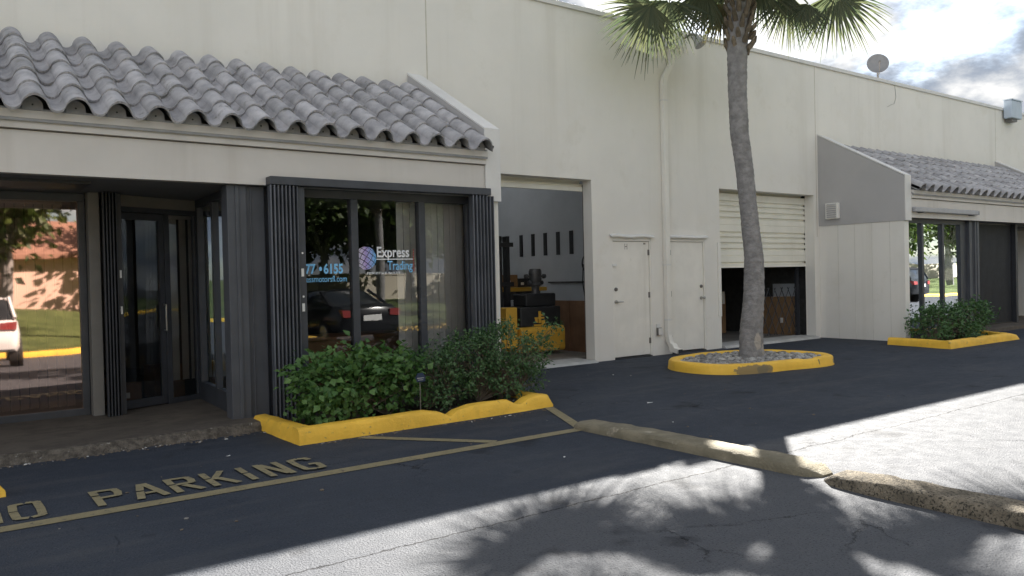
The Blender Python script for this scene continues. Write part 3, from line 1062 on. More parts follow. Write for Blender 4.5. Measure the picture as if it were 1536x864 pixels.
    if main:
        yt = YW - 0.003
        text_mesh('677', 0.148, 'vinyl_blue', 'phone_lettering', swo, 3.330, yt + 0.009, 1.565, 0.0008, 0.005, 0.78)
        text_mesh('\u2022', 0.148, 'vinyl_blue', 'phone_lettering', swo, 3.545, yt + 0.009, 1.565, 0.0008, 0.006, 0.78)
        text_mesh('6155', 0.148, 'vinyl_blue', 'phone_lettering', swo, 3.600, yt + 0.009, 1.565, 0.0008, 0.005, 0.80)
        text_mesh('expressmotorsfl.com', 0.096, 'vinyl_blue', 'web_lettering', swo, 3.880, yt + 0.008, 1.470, 0.0008, 0.0004, 0.76, 'RIGHT')
        text_mesh('Express', 0.170, 'vinyl_white', 'name_lettering', swo, 4.255, yt + 0.009, 1.745, 0.0008, 0.003, 0.81)
        u = B()
        u.box(4.255, 4.735, yt + 0.0105, yt + 0.0125, 1.713, 1.724)
        u.build('name_underline', 'vinyl_white', swo)
        text_mesh('Trading', 0.150, 'vinyl_blue', 'name_lettering', swo, 4.395, yt + 0.009, 1.595, 0.0008, 0.001, 0.72)
        text_mesh('8187 NW 107 ST Unit 08 - Miami, FL 33178', 0.036, 'vinyl_white', 'address_lettering', swo, 4.13, yt + 0.009, 1.545, 0.0006, 0.001, 0.66)
        u = B()
        for i in range(9):
            u.box(4.742, 4.752, yt + 0.0105, yt + 0.0125, 1.575 + i * 0.030, 1.597 + i * 0.030)
        u.build('side_caption', 'vinyl_red', swo)
        # globe emblem of curved patches
        gl = B()
        cx, cz, rr = 4.120, 1.742, 0.134
        nl, nm = 6, 6
        rot = R_(-32)
        for a in range(nl):
            for b in range(nm):
                t0, t1 = -1.35 + 2.7 * (a + 0.07) / nl, -1.35 + 2.7 * (a + 0.93) / nl
                p0, p1 = -1.5 + 3.0 * (b + 0.06) / nm, -1.5 + 3.0 * (b + 0.94) / nm

                def S(t, p):
                    xx, zz_ = math.cos(t) * math.sin(p), math.sin(t) + 0.16 * math.cos(p) * math.cos(t)
                    return (cx + rr * (xx * math.cos(rot) - zz_ * math.sin(rot)), yt + 0.0115, cz + rr * (xx * math.sin(rot) + zz_ * math.cos(rot)) * 1.0 - 0.01)
                ring = [S(t0, p0 + (p1 - p0) * q / 4) for q in range(5)] + [S(t1, p1 - (p1 - p0) * q / 4) for q in range(5)]
                gl.poly(ring)
        gl.build('globe_emblem', 'globe', swo, recalc=False)

    # ---- accordion shutters folded in front of the window
    def accordion(a, b, nsl, stile, y0=8.10, y1=8.228, sm='slat'):
        m = B()
        nn = nsl * 2
        st_ = (b - a) / nn
        for i in range(nn):
            xa, xb = a + i * st_, a + (i + 1) * st_
            ya, yb = (y0, y1) if i % 2 == 0 else (y1, y0)
            m.bar((xa, ya), (xb, yb), 0.010, 0.06, 2.478)
        ao = m.build('accordion_shutter', sm, root)
        k = B()
        for i in range(nsl):
            k.tube([(a + (2 * i + 1) * st_, y1 - 0.01, 0.05), (a + (2 * i + 1) * st_, y1 - 0.01, 2.484)], 0.011, 8)
            k.tube([(a + (2 * i) * st_, y0, 0.055), (a + (2 * i) * st_, y0, 2.482)], 0.010, 8)
        k.build('hinge_rod', sm, ao)
        if stile is not None:
            s_ = B()
            s_.box(stile, stile + 0.085, y0 + 0.05, y1, 0.05, 2.48)
            s_.k = 1
            for z0, z1 in ((1.53, 1.62), (1.16, 1.25)):
                s_.box(stile + 0.025, stile + 0.060, y0 + 0.046, y0 + 0.051, z0, z1)
            for z in (1.78, 1.32):
                s_.tube([(stile + 0.045, y0 + 0.05, z), (stile + 0.045, y0 + 0.044, z)], 0.014, 10)
            s_.build('lock_stile', ['bronze', 'paper'], ao, bevel=0.003)
        return ao
    if main:
        accordion(2.905, 3.19, 7, 3.20)
        accordion(5.40, 5.70, 6, None)
        tr = B()
        tr.box(2.90, 5.66, 8.088, 8.2285, 2.486, 2.572)
        tr.build('shutter_track', 'bronze', root, bevel=0.006)
    # ---- post cladding beside the window
    c = B()
    c.box(2.52, 2.72, 8.30, 8.50, 0.05, 2.485)
    c.box(2.722, 2.915, 8.33, 8.52, 0.05, 2.485)
    c.box(2.60, 2.64, 8.285, 8.30, 0.05, 2.485)
    c.box(2.76, 2.775, 8.315, 8.33, 0.05, 2.485)
    c.build('post_cladding', 'bronze_light', root, bevel=0.006)
    # ---- side glazing of the entry recess
    sw = B()
    a, b = (2.64, 8.50), (2.72, 10.11)
    dd = (Vector(b) - Vector(a))
    at = lambda q: (a[0] + dd.x * q, a[1] + dd.y * q)
    for q0, q1 in ((0.0, 0.045), (0.47, 0.52), (0.94, 1.0)):
        sw.bar(at(q0), at(q1), 0.07, 0.085, 2.40)
    sw.bar(at(0), at(1), 0.07, 2.401, 2.488)
    sw.bar(at(0.045), at(0.47), 0.07, 0.085, 0.30)
    sw.bar(at(0.52), at(0.94), 0.07, 0.085, 0.30)
    so = sw.build('side_window', 'bronze', root, bevel=0.003)
    for q0, q1 in ((0.045, 0.47), (0.52, 0.94)):
        p = B()
        u, v = at(q0), at(q1)
        p.poly([(u[0], u[1], 0.30), (v[0], v[1], 0.30), (v[0], v[1], 2.40), (u[0], u[1], 2.40)])
        p.build('pane', 'glass_dark', so, recalc=False)
    # ---- entry door on the slanted wall
    a, b = (1.60, 9.67), (2.70, 10.14)
    dd = (Vector(b) - Vector(a))
    at2 = lambda q: (a[0] + dd.x * q, a[1] + dd.y * q)
    ew = B()
    for q0, q1 in ((0.0, 0.10), (0.61, 0.665), (0.955, 1.0)):
        ew.bar(at2(q0), at2(q1), 0.06, 0.085, 2.30)
    ew.bar(at2(0), at2(1), 0.06, 2.301, 2.36)
    ew.bar(at2(0.665), at2(0.955), 0.06, 0.085, 0.145)
    ew.k = 1
    ew.bar(at2(0), at2(1), 0.05, 2.36, 2.49)
    eo = ew.build('entry_frame', ['bronze', 'post'], root, bevel=0.003)
    p = B()
    u, v = at2(0.665), at2(0.955)
    p.poly([(u[0], u[1], 0.145), (v[0], v[1], 0.145), (v[0], v[1], 2.30), (u[0], u[1], 2.30)])
    p.build('pane', 'glass_dark', eo, recalc=False)
    dr = B()
    for q0, q1 in ((0.105, 0.16), (0.555, 0.605)):
        dr.bar(at2(q0), at2(q1), 0.045, 0.10, 2.29)
    dr.bar(at2(0.16), at2(0.555), 0.045, 0.10, 0.19)
    dr.bar(at2(0.16), at2(0.555), 0.045, 2.22, 2.29)
    do = dr.build('entry_door', 'bronze', root, bevel=0.003)
    p = B()
    u, v = at2(0.16), at2(0.555)
    p.poly([(u[0], u[1], 0.19), (v[0], v[1], 0.19), (v[0], v[1], 2.22), (u[0], u[1], 2.22)])
    p.build('pane', 'glass_dark', do, recalc=False)
    h = B()
    q = at2(0.58)
    h.tube([(q[0] + 0.02, q[1] - 0.03, 0.95), (q[0] + 0.03, q[1] - 0.075, 0.95), (q[0] + 0.03, q[1] - 0.075, 1.25), (q[0] + 0.02, q[1] - 0.03, 1.25)], 0.011, 8)
    h.build('handle', 'steel', do)
    # recess post and folded shutter beside the door
    c = B()
    c.box(1.445, 1.555, 9.60, 9.76, 0.083, 2.488)
    c.build('recess_post', 'post', root, bevel=0.005)
    if main:
        accordion(1.565, 1.69, 4, None, 9.42, 9.56, 'black_metal')
        s_ = B()
        s_.box(1.70, 1.745, 9.46, 9.54, 0.09, 2.47)
        s_.k = 1
        for z0, z1 in ((1.56, 1.65), (1.17, 1.26)):
            s_.box(1.71, 1.735, 9.455, 9.461, z0, z1)
        s_.build('lock_stile', ['black_metal', 'paper'], root, bevel=0.003)
    # ---- the big left window of the recess
    YL = 9.80
    f = B()
    f.box(-2.70, 1.44, YL - 0.04, YL + 0.06, 2.40, 2.488)
    f.box(-2.70, 1.44, YL - 0.04, YL + 0.06, 0.083, 0.16)
    for xa, xb in ((-2.70, -2.60), (-0.68, -0.60), (1.37, 1.44)):
        f.box(xa, xb, YL - 0.045, YL + 0.055, 0.16, 2.40)
    fo = f.build('recess_window', 'bronze', root, bevel=0.004)
    for xa, xb in ((-2.60, -0.68), (-0.60, 1.37)):
        p = B()
        p.poly([(xa, YL - 0.015, 0.16), (xb, YL - 0.015, 0.16), (xb, YL - 0.015 + 2.24 * 0.0135, 2.40), (xa, YL - 0.015 + 2.24 * 0.0135, 2.40)])
        p.build('pane', 'glass_copper' if main else 'glass_dark', fo, recalc=False)
    # bulkhead between recess glazing and main wall, closes the office from above
    return root


sf1 = storefront(False, 'near shop bay with big grey barrel tiles, folded black shutters and logo window', True)
sf2 = storefront(True, 'far shop bay past the second garage, louvred taupe fin and dark entry', False)

# far bay has its own walk
w2 = MB()
w2.box(18.8, 24.4, 8.0, 10.33, -0.02, 0.085)
tag(w2.build('walkway', 'walk', bevel=0.01), kind='structure')
# black mesh screen closing the far entry
sc_ = MB()
for i in range(40):
    sc_.box(19.06 + i * 0.06, 19.066 + i * 0.06, 8.60, 8.606, 0.12, 2.45)
sc_.box(19.0, 21.6, 8.608, 8.62, 0.10, 2.485)
sc_.box(21.55, 21.66, 8.50, 8.60, 0.09, 2.485)
tag(sc_.build('entry_screen', 'black_metal', loc=(20.2, 8.6, 0.09)), 'black closed screen filling the entry of the far shop bay', 'screen')

# ------------------------------------------------------------------ fittings on the building
# rolled awning bar on the far fascia
a = MB()
a.box(16.06, 18.78, 8.13, 8.2315, 2.60, 2.70)
ao = a.build('rolled_awning', 'dish', loc=(17.4, 8.28, 2.6), bevel=0.02)
tag(ao, 'long pale grey rolled awning bar under the far tiled roof', 'awning')
for xx in (16.3, 18.5):
    a = MB()
    a.box(xx, xx + 0.05, 8.12, 8.2315, 2.585, 2.60)
    a.build('bracket', 'bronze', ao)
a = MB()
a.box(18.782, 18.84, 8.15, 8.2315, 2.61, 2.69)
a.build('gear_box', 'bronze', ao)

# louvred vent box on the taupe fin
v = empty('vent_box', (15.788, 9.77, 2.54), 'square off-white louvred vent box fixed to the taupe fin wall', 'vent')
b = MB()
b.box(15.70, 15.786, 9.62, 9.92, 2.56, 2.90)
b.build('casing', 'ventbox', v, bevel=0.012)
b = MB()
for i in range(7):
    z = 2.585 + i * 0.045
    b.prism([(15.70, z + 0.03), (15.682, z), (15.69, z), (15.7005, z + 0.02)], 1, 9.66, 9.88)
b.build('louvre', 'taupe', v)

# outlet box between the doors
o = empty('outlet_box', (10.70, D, 0.34), 'small grey electrical outlet box low on wall left of the downpipe', 'outlet')
b = MB()
b.box(10.655, 10.755, D - 0.05, D - 0.001, 0.36, 0.50)
b.build('box', 'dark_steel', o, bevel=0.006)
b = MB()
b.box(10.662, 10.748, D - 0.062, D - 0.0505, 0.37, 0.49)
for z in (0.40, 0.46):
    b.tube([(10.705, D - 0.062, z), (10.705, D - 0.067, z)], 0.018, 10)
b.build('cover', 'coping', o)
b = MB()
b.box(10.66, 10.74, D - 0.02, D - 0.001, 0.5005, 0.57)
b.build('conduit', 'coping', o)

# satellite dish on the roof
dsh = empty('satellite_dish', (18.9, 10.5, 5.57), 'round grey satellite dish on a bent arm above the parapet', 'satellite dish')
b = MB()
cen = Vector((18.84, 10.42, 6.46))
nrm = Vector((-0.80, -0.62, 0.28)).normalized()
s1 = nrm.orthogonal().normalized()
s2 = nrm.cross(s1)
rings = []
for i in range(6):
    r = 0.25 * i / 5 + 0.002
    rings.append([cen + (s1 * math.cos(k * math.pi / 12) + s2 * math.sin(k * math.pi / 12)) * r + nrm * (r * r * 0.9 - 0.05) for k in range(24)])
back = [[p - nrm * 0.012 for p in rg] for rg in rings[::-1]]
b.loft(rings + back)
b.build('reflector', 'dish_dark', dsh, smooth=True)
b = MB()
b.tube([cen - nrm * 0.06, cen - nrm * 0.12 + Vector((0.02, 0, -0.18)), Vector((18.98, 10.5, 6.10)), Vector((19.25, 10.52, 5.60))], 0.022, 8)
b.tube([Vector((18.98, 10.5, 6.10)), Vector((18.95, 10.9, 5.58))], 0.015, 8)
b.build('mast', 'dark_steel', dsh)
b = MB()
tip = cen + nrm * 0.30 + Vector((0, 0, -0.10))
b.tube([cen - s2 * 0.0 + Vector((0.02, -0.02, -0.27)), tip], 0.010, 6)
b.tube([tip, tip - nrm * 0.07], [0.028, 0.022], 10)
b.build('feed_horn', 'dark_steel', dsh)
b = MB()
b.box(18.9, 19.4, 10.40, 11.0, 5.572, 5.60)
b.build('foot', 'dark_steel', dsh)

# pale blue box on the parapet
pb = empty('parapet_box', (25.2, D, 5.62), 'pale blue square metal box hanging over the parapet at the far right', 'box')
b = MB()
b.box(24.90, 25.58, 9.87, D - 0.04, 5.66, 6.16)
b.build('casing', 'bluebox', pb, bevel=0.02)
b = MB()
b.box(25.05, 25.4, 9.93, D - 0.002, 5.58, 5.6595)
b.build('bracket', 'dark_steel', pb)
b = MB()
b.box(24.88, 25.60, 9.85, D - 0.04, 6.1605, 6.19)
b.build('lid', 'bluebox', pb)

# flood lamp by the pipe head
fl = empty('flood_lamp', (11.55, D, 5.75), 'small grey flood lamp on the wall beside the pipe head', 'lamp')
b = MB()
b.tube([(11.50, D - 0.001, 5.82), (11.50, D - 0.22, 5.86), (11.55, D - 0.30, 5.80)], 0.018, 8)
b.build('arm', 'dark_steel', fl)
b = MB()
b.tube([(11.55, D - 0.27, 5.84), (11.56, D - 0.31, 5.74), (11.58, D - 0.37, 5.64)], [0.05, 0.075, 0.115], 14)
b.build('hood', 'dish', fl, smooth=True)

# hairline stain near the dish is left to the stucco; thin cable instead
cb = MB()
cb.tube([(19.05, D - 0.006, 5.90), (19.1, D - 0.006, 5.62), (19.02, D - 0.006, 5.45), (18.85, D - 0.006, 5.40), (18.7, D - 0.006, 5.34)], 0.0035, 5)
tag(cb.build('cable', 'dark_steel', loc=(19.0, D, 5.4)), 'thin loose cable on the upper wall below the dish', 'cable')

# ------------------------------------------------------------------ blinds and office things
def blind(x0, x1, y, z0, z1, label, ang=0.35, seedv=1, dirv=(1, 0)):
    m = MB()
    r = random.Random(seedv)
    L = x1 - x0
    k = max(2, int(L / 0.085))
    for i in range(k):
        c = x0 + (i + 0.5) * L / k
        aa = ang + r.uniform(-0.08, 0.08)
        dx, dy = 0.047 * math.cos(aa), 0.047 * math.sin(aa)
        zb = z0 + r.uniform(0, 0.012)
        cx, cy = c, y
        if dirv != (1, 0):
            cx, cy = x0 + dirv[0] * (c - x0), y + dirv[1] * (c - x0)
        m.bar((cx - dx, cy - dy), (cx + dx, cy + dy), 0.003, zb, z1)
    top_b = (x0 + dirv[0] * L, y + dirv[1] * L)
    m.bar((x0, y), top_b, 0.05, z1 + 0.001, z1 + 0.05)
    o = m.build('vertical_blind', 'blind', loc=(x0, y, z0))
    tag(o, label, 'blind', 'office vertical blinds')


blind(4.62, 4.90, 8.62, 0.16, 2.40, 'narrow grey vertical blind drawn to the right of the logo', 0.12, 1)
blind(4.93, 5.64, 8.62, 0.16, 2.40, 'wide grey vertical blind filling the pane right of the logo', 0.12, 2)
blind(-0.60, 1.33, 9.98, 0.17, 2.38, 'long vertical blind behind the copper-tinted window', 0.55, 3)
blind(2.38, 2.70, 10.16, 0.33, 2.26, 'short grey vertical blind beside the recessed entry door', 0.45, 4)

b = empty('office_desk', (4.4, 9.6, 0.094), 'brown wooden desk inside the logo window', 'desk')
q = MB()
q.box(3.55, 5.15, 9.3, 9.95, 0.75, 0.79)
q.build('desk_top', 'wood', b, bevel=0.006)
q = MB()
q.box(3.6, 5.1, 9.34, 9.37, 0.20, 0.749)
q.build('front_panel', 'wood', b)
for xx in (3.6, 5.06):
    q = MB()
    q.box(xx, xx + 0.04, 9.371, 9.9, 0.094, 0.749)
    q.build('side_panel', 'wood', b)


def carton(x, y, z, sx, sy, sz, rz, label, group, m='card', loc_n='cardboard_box'):
    o = empty(loc_n, (x, y, z), label, 'box', group)
    o.rotation_euler = (0, 0, rz)
    q = MB()
    q.box(x - sx / 2, x + sx / 2, y - sy / 2, y + sy / 2, z, z + sz)
    q.build('carton', m, o, bevel=0.006)
    q = MB()
    q.box(x - sx / 2 - 0.001, x + sx / 2 + 0.001, y - 0.025, y + 0.025, z + sz * 0.8, z + sz + 0.0015)
    q.build('tape', 'ply', o)
    q = MB()
    q.box(x - sx * 0.32, x - sx * 0.08, y - sy / 2 - 0.002, y - sy / 2 - 0.0005, z + sz * 0.25, z + sz * 0.55)
    q.build('label', 'blind', o)
    return o


carton(2.38, 10.55, 0.095, 0.36, 0.36, 0.40, 0.15, 'large cardboard box behind the entry glass', 'boxes in the office')
carton(1.98, 10.42, 0.095, 0.22, 0.24, 0.22, -0.2, 'small reddish carton left of the large box behind the entry', 'boxes in the office', 'ply')
carton(1.76, 10.22, 0.095, 0.15, 0.2, 0.32, 0.1, 'narrow carton nearest the folded shutter at the entry', 'boxes in the office')

# ------------------------------------------------------------------ things in the first garage
st = empty('electric_stacker', (9.0, 11.6, 0.036), 'yellow and black electric stacker truck inside the open garage', 'forklift')
q = MB()
q.prism([(11.50, 0.10), (12.25, 0.10), (12.25, 0.56), (11.52, 0.56), (11.47, 0.50), (11.47, 0.14)], 0, 8.62, 9.64)
q.build('chassis', 'mach_yel', st, bevel=0.02)
q = MB()
q.box(8.66, 9.60, 11.55, 12.2, 0.561, 0.92)
q.build('battery_case', 'mach_blk', st, bevel=0.02)
for a, bb, z in ((8.35, 8.60, 0.93), (8.19, 8.345, 0.55)):
    q = MB()
    q.box(a, bb, 11.56, 11.75, 0.20, z)
    q.build('side_guard', 'mach_yel', st, bevel=0.015)
q = MB()
ex, ey = 9.10, 11.546
for a, bb, c, d in ((-0.03, 0.03, 0.62, 0.84), (-0.12, 0.10, 0.70, 0.73), (-0.11, -0.05, 0.63, 0.70), (0.04, 0.12, 0.60, 0.67), (-0.14, 0.14, 0.565, 0.60), (-0.02, 0.09, 0.755, 0.78)):
    q.box(ex + a, ex + bb, ey - 0.003 - 0.0003 * (a + 1), ey + 0.004, c, d)
q.build('emblem', 'mach_yel', st)
q = MB()
for xx in (8.74, 8.92):
    q.box(xx, xx + 0.08, 12.3, 12.42, 0.05, 2.25)
for z in (0.6, 1.3, 2.05):
    q.box(8.68, 9.06, 12.26, 12.30, z, z + 0.08)
q.build('mast', 'mach_blk', st)
for xx in (8.75, 9.4):
    q = MB()
    q.tube([(xx, 11.75, 0.122), (xx + 0.12, 11.75, 0.122)], 0.085, 16)
    q.build('wheel', 'black_rubber', st)

mc = empty('machine_head', (9.25, 11.85, 0.921), 'dark cast machine head with side knobs standing on the black case', 'machine')
q = MB()
q.box(8.90, 9.62, 11.70, 12.1, 0.921, 1.16)
q.build('base', 'mach_blk', mc, bevel=0.03)
q = MB()
cx, cy = 9.25, 11.85
ring = lambda z, wx, wy: [(cx + wx * math.cos(k * math.pi / 8), cy + wy * math.sin(k * math.pi / 8), z) for k in range(16)]
q.loft([ring(z, wx, wx * 0.8) for z, wx in ((1.16, 0.10), (1.22, 0.075), (1.28, 0.085), (1.32, 0.12), (1.36, 0.10), (1.42, 0.13), (1.47, 0.12), (1.52, 0.135), (1.58, 0.13), (1.62, 0.11))])
q.build('column', 'mach_gry', mc, smooth=True)
for s_, z in ((-1, 1.48), (1, 1.48), (-1, 1.36), (1, 1.36)):
    q = MB()
    L = 0.24 if z > 1.4 else 0.17
    q.tube([(cx + s_ * 0.10, cy, z), (cx + s_ * (L - 0.06), cy, z), (cx + s_ * (L - 0.05), cy, z), (cx + s_ * L, cy, z)], [0.02, 0.02, 0.045, 0.04], 10)
    q.build('knob', 'mach_gry', mc)

bk = empty('bucket', (9.36, 12.0, 0.0), 'white plastic bucket with wire handle behind the yellow guard', 'bucket')
q = MB()
q.tube([(9.36, 12.6, 0.70), (9.36, 12.6, 1.02)], [0.14, 0.17], 18)
q.build('pail', 'bucket', bk)
q = MB()
q.tube([(9.20 + 0.02 * k, 12.5, 1.0 - 0.02 * math.sin(k * 0.4) * k * 0.6) for k in range(16)], 0.006, 5)
q.build('handle', 'dark_steel', bk)
q = MB()
q.box(9.08, 9.62, 12.45, 12.8, 0.036, 0.699)
tag(q.build('steel_drum_stand', 'mach_gry', loc=(9.36, 12.6, 0.036), bevel=0.02), 'grey steel cabinet carrying the white bucket', 'cabinet')
bk.location = (9.36, 12.6, 0.70)
for ch in bk.children:
    ch.data.transform(Matrix.Translation(Vector((0, -0.6, -0.70))))

q = MB()
q.box(9.95, 10.02, 10.75, 12.2, 0.037, 1.0)
q.k = 1
for y in (10.75, 11.2, 11.7, 12.15):
    q.box(9.925, 9.9495, y, y + 0.05, 0.037, 1.0)
tag(q.build('plywood_panel', ['ply', 'ply'], loc=(9.98, 11.5, 0.037)), 'brown plywood panel standing at right inside the open garage', 'panel')
q = MB()
q.box(9.45, 10.35, 13.1, 13.8, 0.036, 1.18)
q.k = 1
q.box(9.35, 10.45, 13.0, 13.9, 1.181, 1.26)
tag(q.build('workbench', ['mach_gry', 'mach_yel'], loc=(9.9, 13.4, 0.036)), 'workbench with tan top behind the machine head', 'workbench')
carton(9.75, 13.45, 1.262, 0.34, 0.30, 0.26, 0.1, 'cardboard box on the workbench left of the tool case', 'boxes on the workbench')
carton(10.12, 13.40, 1.262, 0.28, 0.26, 0.18, -0.25, 'flat dark tool case on the workbench end', 'boxes on the workbench', 'mach_blk')
q = MB()
for k in range(5):
    q.tube([(10.66 + 0.012 * k, 11.95 + (0.17 + 0.012 * k) * math.cos(a_ * 0.2618), 1.72 + (0.17 + 0.012 * k) * math.sin(a_ * 0.2618)) for a_ in range(25)], 0.011, 6)
q.tube([(10.69, 12.12, 1.70), (10.70, 12.16, 1.35), (10.69, 12.08, 1.0), (10.70, 12.2, 0.45)], 0.011, 6)
tag(q.build('hose_coil', 'mach_blk', loc=(10.7, 11.95, 1.72)), 'coiled black hose hung on the inner wall right of the dark slots', 'hose')
q = MB()
q.box(6.1, 7.9, 12.9, 13.6, 0.036, 1.9)
tag(q.build('storage_cabinet', 'mach_gry', loc=(7.0, 13.2, 0.036), bevel=0.02), 'tall grey cabinet deep inside the open garage', 'cabinet')

# ------------------------------------------------------------------ second garage: folding lattice gate and boards
gt = empty('lattice_gate', (15.0, D + 0.45, 0.04), 'dark folding lattice gate across the half open garage', 'gate')
q = MB()
y = D + 0.42
x0, x1, zb, zt_ = 13.85, 15.52, 0.10, 1.12
stp = 0.24
i = 0
hh = zt_ - zb
xx = x0 - hh * 0.55
while xx < x1:
    for sg in (1, -1):
        a = (xx, zb) if sg > 0 else (xx + hh * 0.55, zb)
        bb = (xx + hh * 0.55, zt_) if sg > 0 else (xx, zt_)
        t0, t1 = 0.0, 1.0
        dx = bb[0] - a[0]
        lo, hi = sorted(((x0 - a[0]) / dx, (x1 - a[0]) / dx))
        t0, t1 = max(0, lo), min(1, hi)
        if t1 > t0 + 0.02:
            pa = (a[0] + dx * t0, y + sg * 0.006, a[1] + hh * t0)
            pb_ = (a[0] + dx * t1, y + sg * 0.006, a[1] + hh * t1)
            q.tube([pa, pb_], 0.009, 5)
    xx += stp
q.build('lattice', 'black_metal', gt)
for a, bb, z in ((15.52, 15.60, 1.55), (13.80, 13.85, 1.15)):
    q = MB()
    q.box(a, bb, y - 0.03, y + 0.03, 0.04, z)
    q.build('gate_post', 'black_metal', gt)
q = MB()
q.prism([(10.75, 0.037), (11.62, 0.037), (11.62, 0.88), (10.75, 0.90)], 0, 15.62, 15.80)
q.k = 1
q.box(15.612, 15.62, 10.95, 11.03, 0.30, 0.42)
tag(q.build('cardboard_stack', ['card', 'paper'], loc=(15.7, 11.2, 0.037), bevel=0.004), 'flat brown cardboard stacked upright behind the lattice gate', 'cardboard')
q = MB()
q.box(15.806, 15.87, 10.7, 11.35, 0.037, 1.18)
tag(q.build('grey_board', 'wh_wall', loc=(15.85, 11.0, 0.037)), 'pale grey board behind the cardboard at the lattice gate', 'board')
q = MB()
q.box(14.75, 15.3, 12.3, 12.7, 0.037, 0.95)
q.k = 1
q.box(14.8, 15.25, 12.28, 12.2995, 0.72, 1.02)
tag(q.build('shelf_crate', ['card', 'paper'], loc=(15.0, 12.5, 0.037), bevel=0.005), 'brown crate with white sheet deep behind the lattice gate', 'crate')

# ------------------------------------------------------------------ kerbs
def kerb_rings(path, hs, wd, closed=False, seedv=0):
    rings = []
    n = len(path)
    for i, p in enumerate(path):
        p = Vector((p[0], p[1], 0))
        a = Vector((*path[(i - 1) % n if closed else max(i - 1, 0)], 0))
        b = Vector((*path[(i + 1) % n if closed else min(i + 1, n - 1)], 0))
        d = (b - a).normalized()
        nr = Vector((-d.y, d.x, 0))
        h = hs[i]
        jit = lambda k: 0.007 * mnoise.noise(Vector((p.x * 4 + seedv, p.y * 4, k)))
        prof = [(-0.5, -0.02), (-0.47, 0.35), (-0.42, 0.75), (-0.34, 0.94), (-0.2, 1.0), (0.2, 1.0), (0.34, 0.94), (0.42, 0.75), (0.47, 0.35), (0.5, -0.02)]
        rings.append([p + nr * (u * wd + jit(j)) + Vector((0, 0, v * h + (jit(j + 20) if v > 0 else 0))) for j, (u, v) in enumerate(prof)])
    return rings


def resample(pts, step):
    out = []
    for a, b in zip(pts[:-1], pts[1:]):
        L = math.dist(a[:2], b[:2])
        k = max(1, int(L / step))
        for i in range(k):
            t = i / k
            out.append(tuple(a[j] + (b[j] - a[j]) * t for j in range(len(a))))
    out.append(tuple(pts[-1]))
    return out


# planter kerb in front of the logo window: side piece and a long front piece with two notches
k1 = MB()
pts = resample([(2.78, 8.20, 0.12), (2.78, 7.55, 0.14), (2.785, 7.06, 0.15)], 0.06)
k1.loft(kerb_rings([p[:2] for p in pts], [p[2] for p in pts], 0.19, seedv=1))
pts = resample([(2.695, 7.05, 0.15), (4.05, 7.075, 0.15), (4.22, 7.08, 0.115), (4.33, 7.08, 0.06), (4.42, 7.08, 0.11), (4.62, 7.085, 0.145), (5.08, 7.10, 0.145),
                (5.20, 7.10, 0.085), (5.26, 7.105, 0.08), (5.36, 7.11, 0.13), (5.48, 7.12, 0.155), (5.66, 7.13, 0.14), (5.71, 7.13, 0.05)], 0.05)
k1.loft(kerb_rings([p[:2] for p in pts], [p[2] for p in pts], 0.19, seedv=2))
pts = resample([(5.63, 7.20, 0.13), (5.66, 7.7, 0.13), (5.68, 8.18, 0.12)], 0.08)
k1.loft(kerb_rings([p[:2] for p in pts], [p[2] for p in pts], 0.18, seedv=3))
tag(k1.build('planter_kerb', 'yellow', loc=(4.2, 7.1, 0), smooth=True), 'chipped yellow kerb with two notches around the shrubs by the logo window', 'kerb', 'yellow planter kerbs')
so = MB()
so.poly([(2.82, 7.10, 0.055), (5.66, 7.15, 0.055), (5.68, 8.40, 0.06), (2.90, 8.40, 0.06)])
tag(so.build('planter_soil', 'soil', recalc=False), kind='structure')

kl = MB()
pts = resample([(-2.6, 6.72, 0.15), (-0.3, 6.78, 0.15), (0.22, 6.80, 0.15), (0.36, 6.805, 0.13), (0.43, 6.81, 0.04)], 0.06)
kl.loft(kerb_rings([p[:2] for p in pts], [p[2] for p in pts], 0.19, seedv=5))
tag(kl.build('planter_kerb', 'yellow', loc=(0.0, 6.8, 0), smooth=True), 'tip of a yellow kerb at the left edge beside the pavement lettering', 'kerb', 'yellow planter kerbs')

kr = MB()
pts = resample([(15.12, 8.2, 0.14), (15.05, 7.6, 0.14), (14.92, 7.08, 0.14)], 0.1)
kr.loft(kerb_rings([p[:2] for p in pts], [p[2] for p in pts], 0.2, seedv=7))
pts = resample([(14.83, 7.03, 0.14), (15.9, 7.02, 0.14), (16.15, 7.02, 0.12), (16.25, 7.02, 0.14), (17.3, 7.0, 0.14), (17.55, 7.0, 0.10), (17.62, 7.0, 0.04)], 0.08)
kr.loft(kerb_rings([p[:2] for p in pts], [p[2] for p in pts], 0.2, seedv=8))
pts = resample([(17.45, 7.1, 0.13), (17.9, 7.8, 0.13), (18.2, 8.2, 0.12)], 0.1)
kr.loft(kerb_rings([p[:2] for p in pts], [p[2] for p in pts], 0.18, seedv=9))
tag(kr.build('planter_kerb', 'yellow', loc=(16.4, 7.0, 0), smooth=True), 'yellow kerb around the clipped hedge at the far shop bay', 'kerb', 'yellow planter kerbs')
so = MB()
so.poly([(15.05, 7.1, 0.05), (17.5, 7.08, 0.05), (18.2, 8.35, 0.05), (15.15, 8.35, 0.05)])
tag(so.build('planter_soil', 'soil', recalc=False), kind='structure')

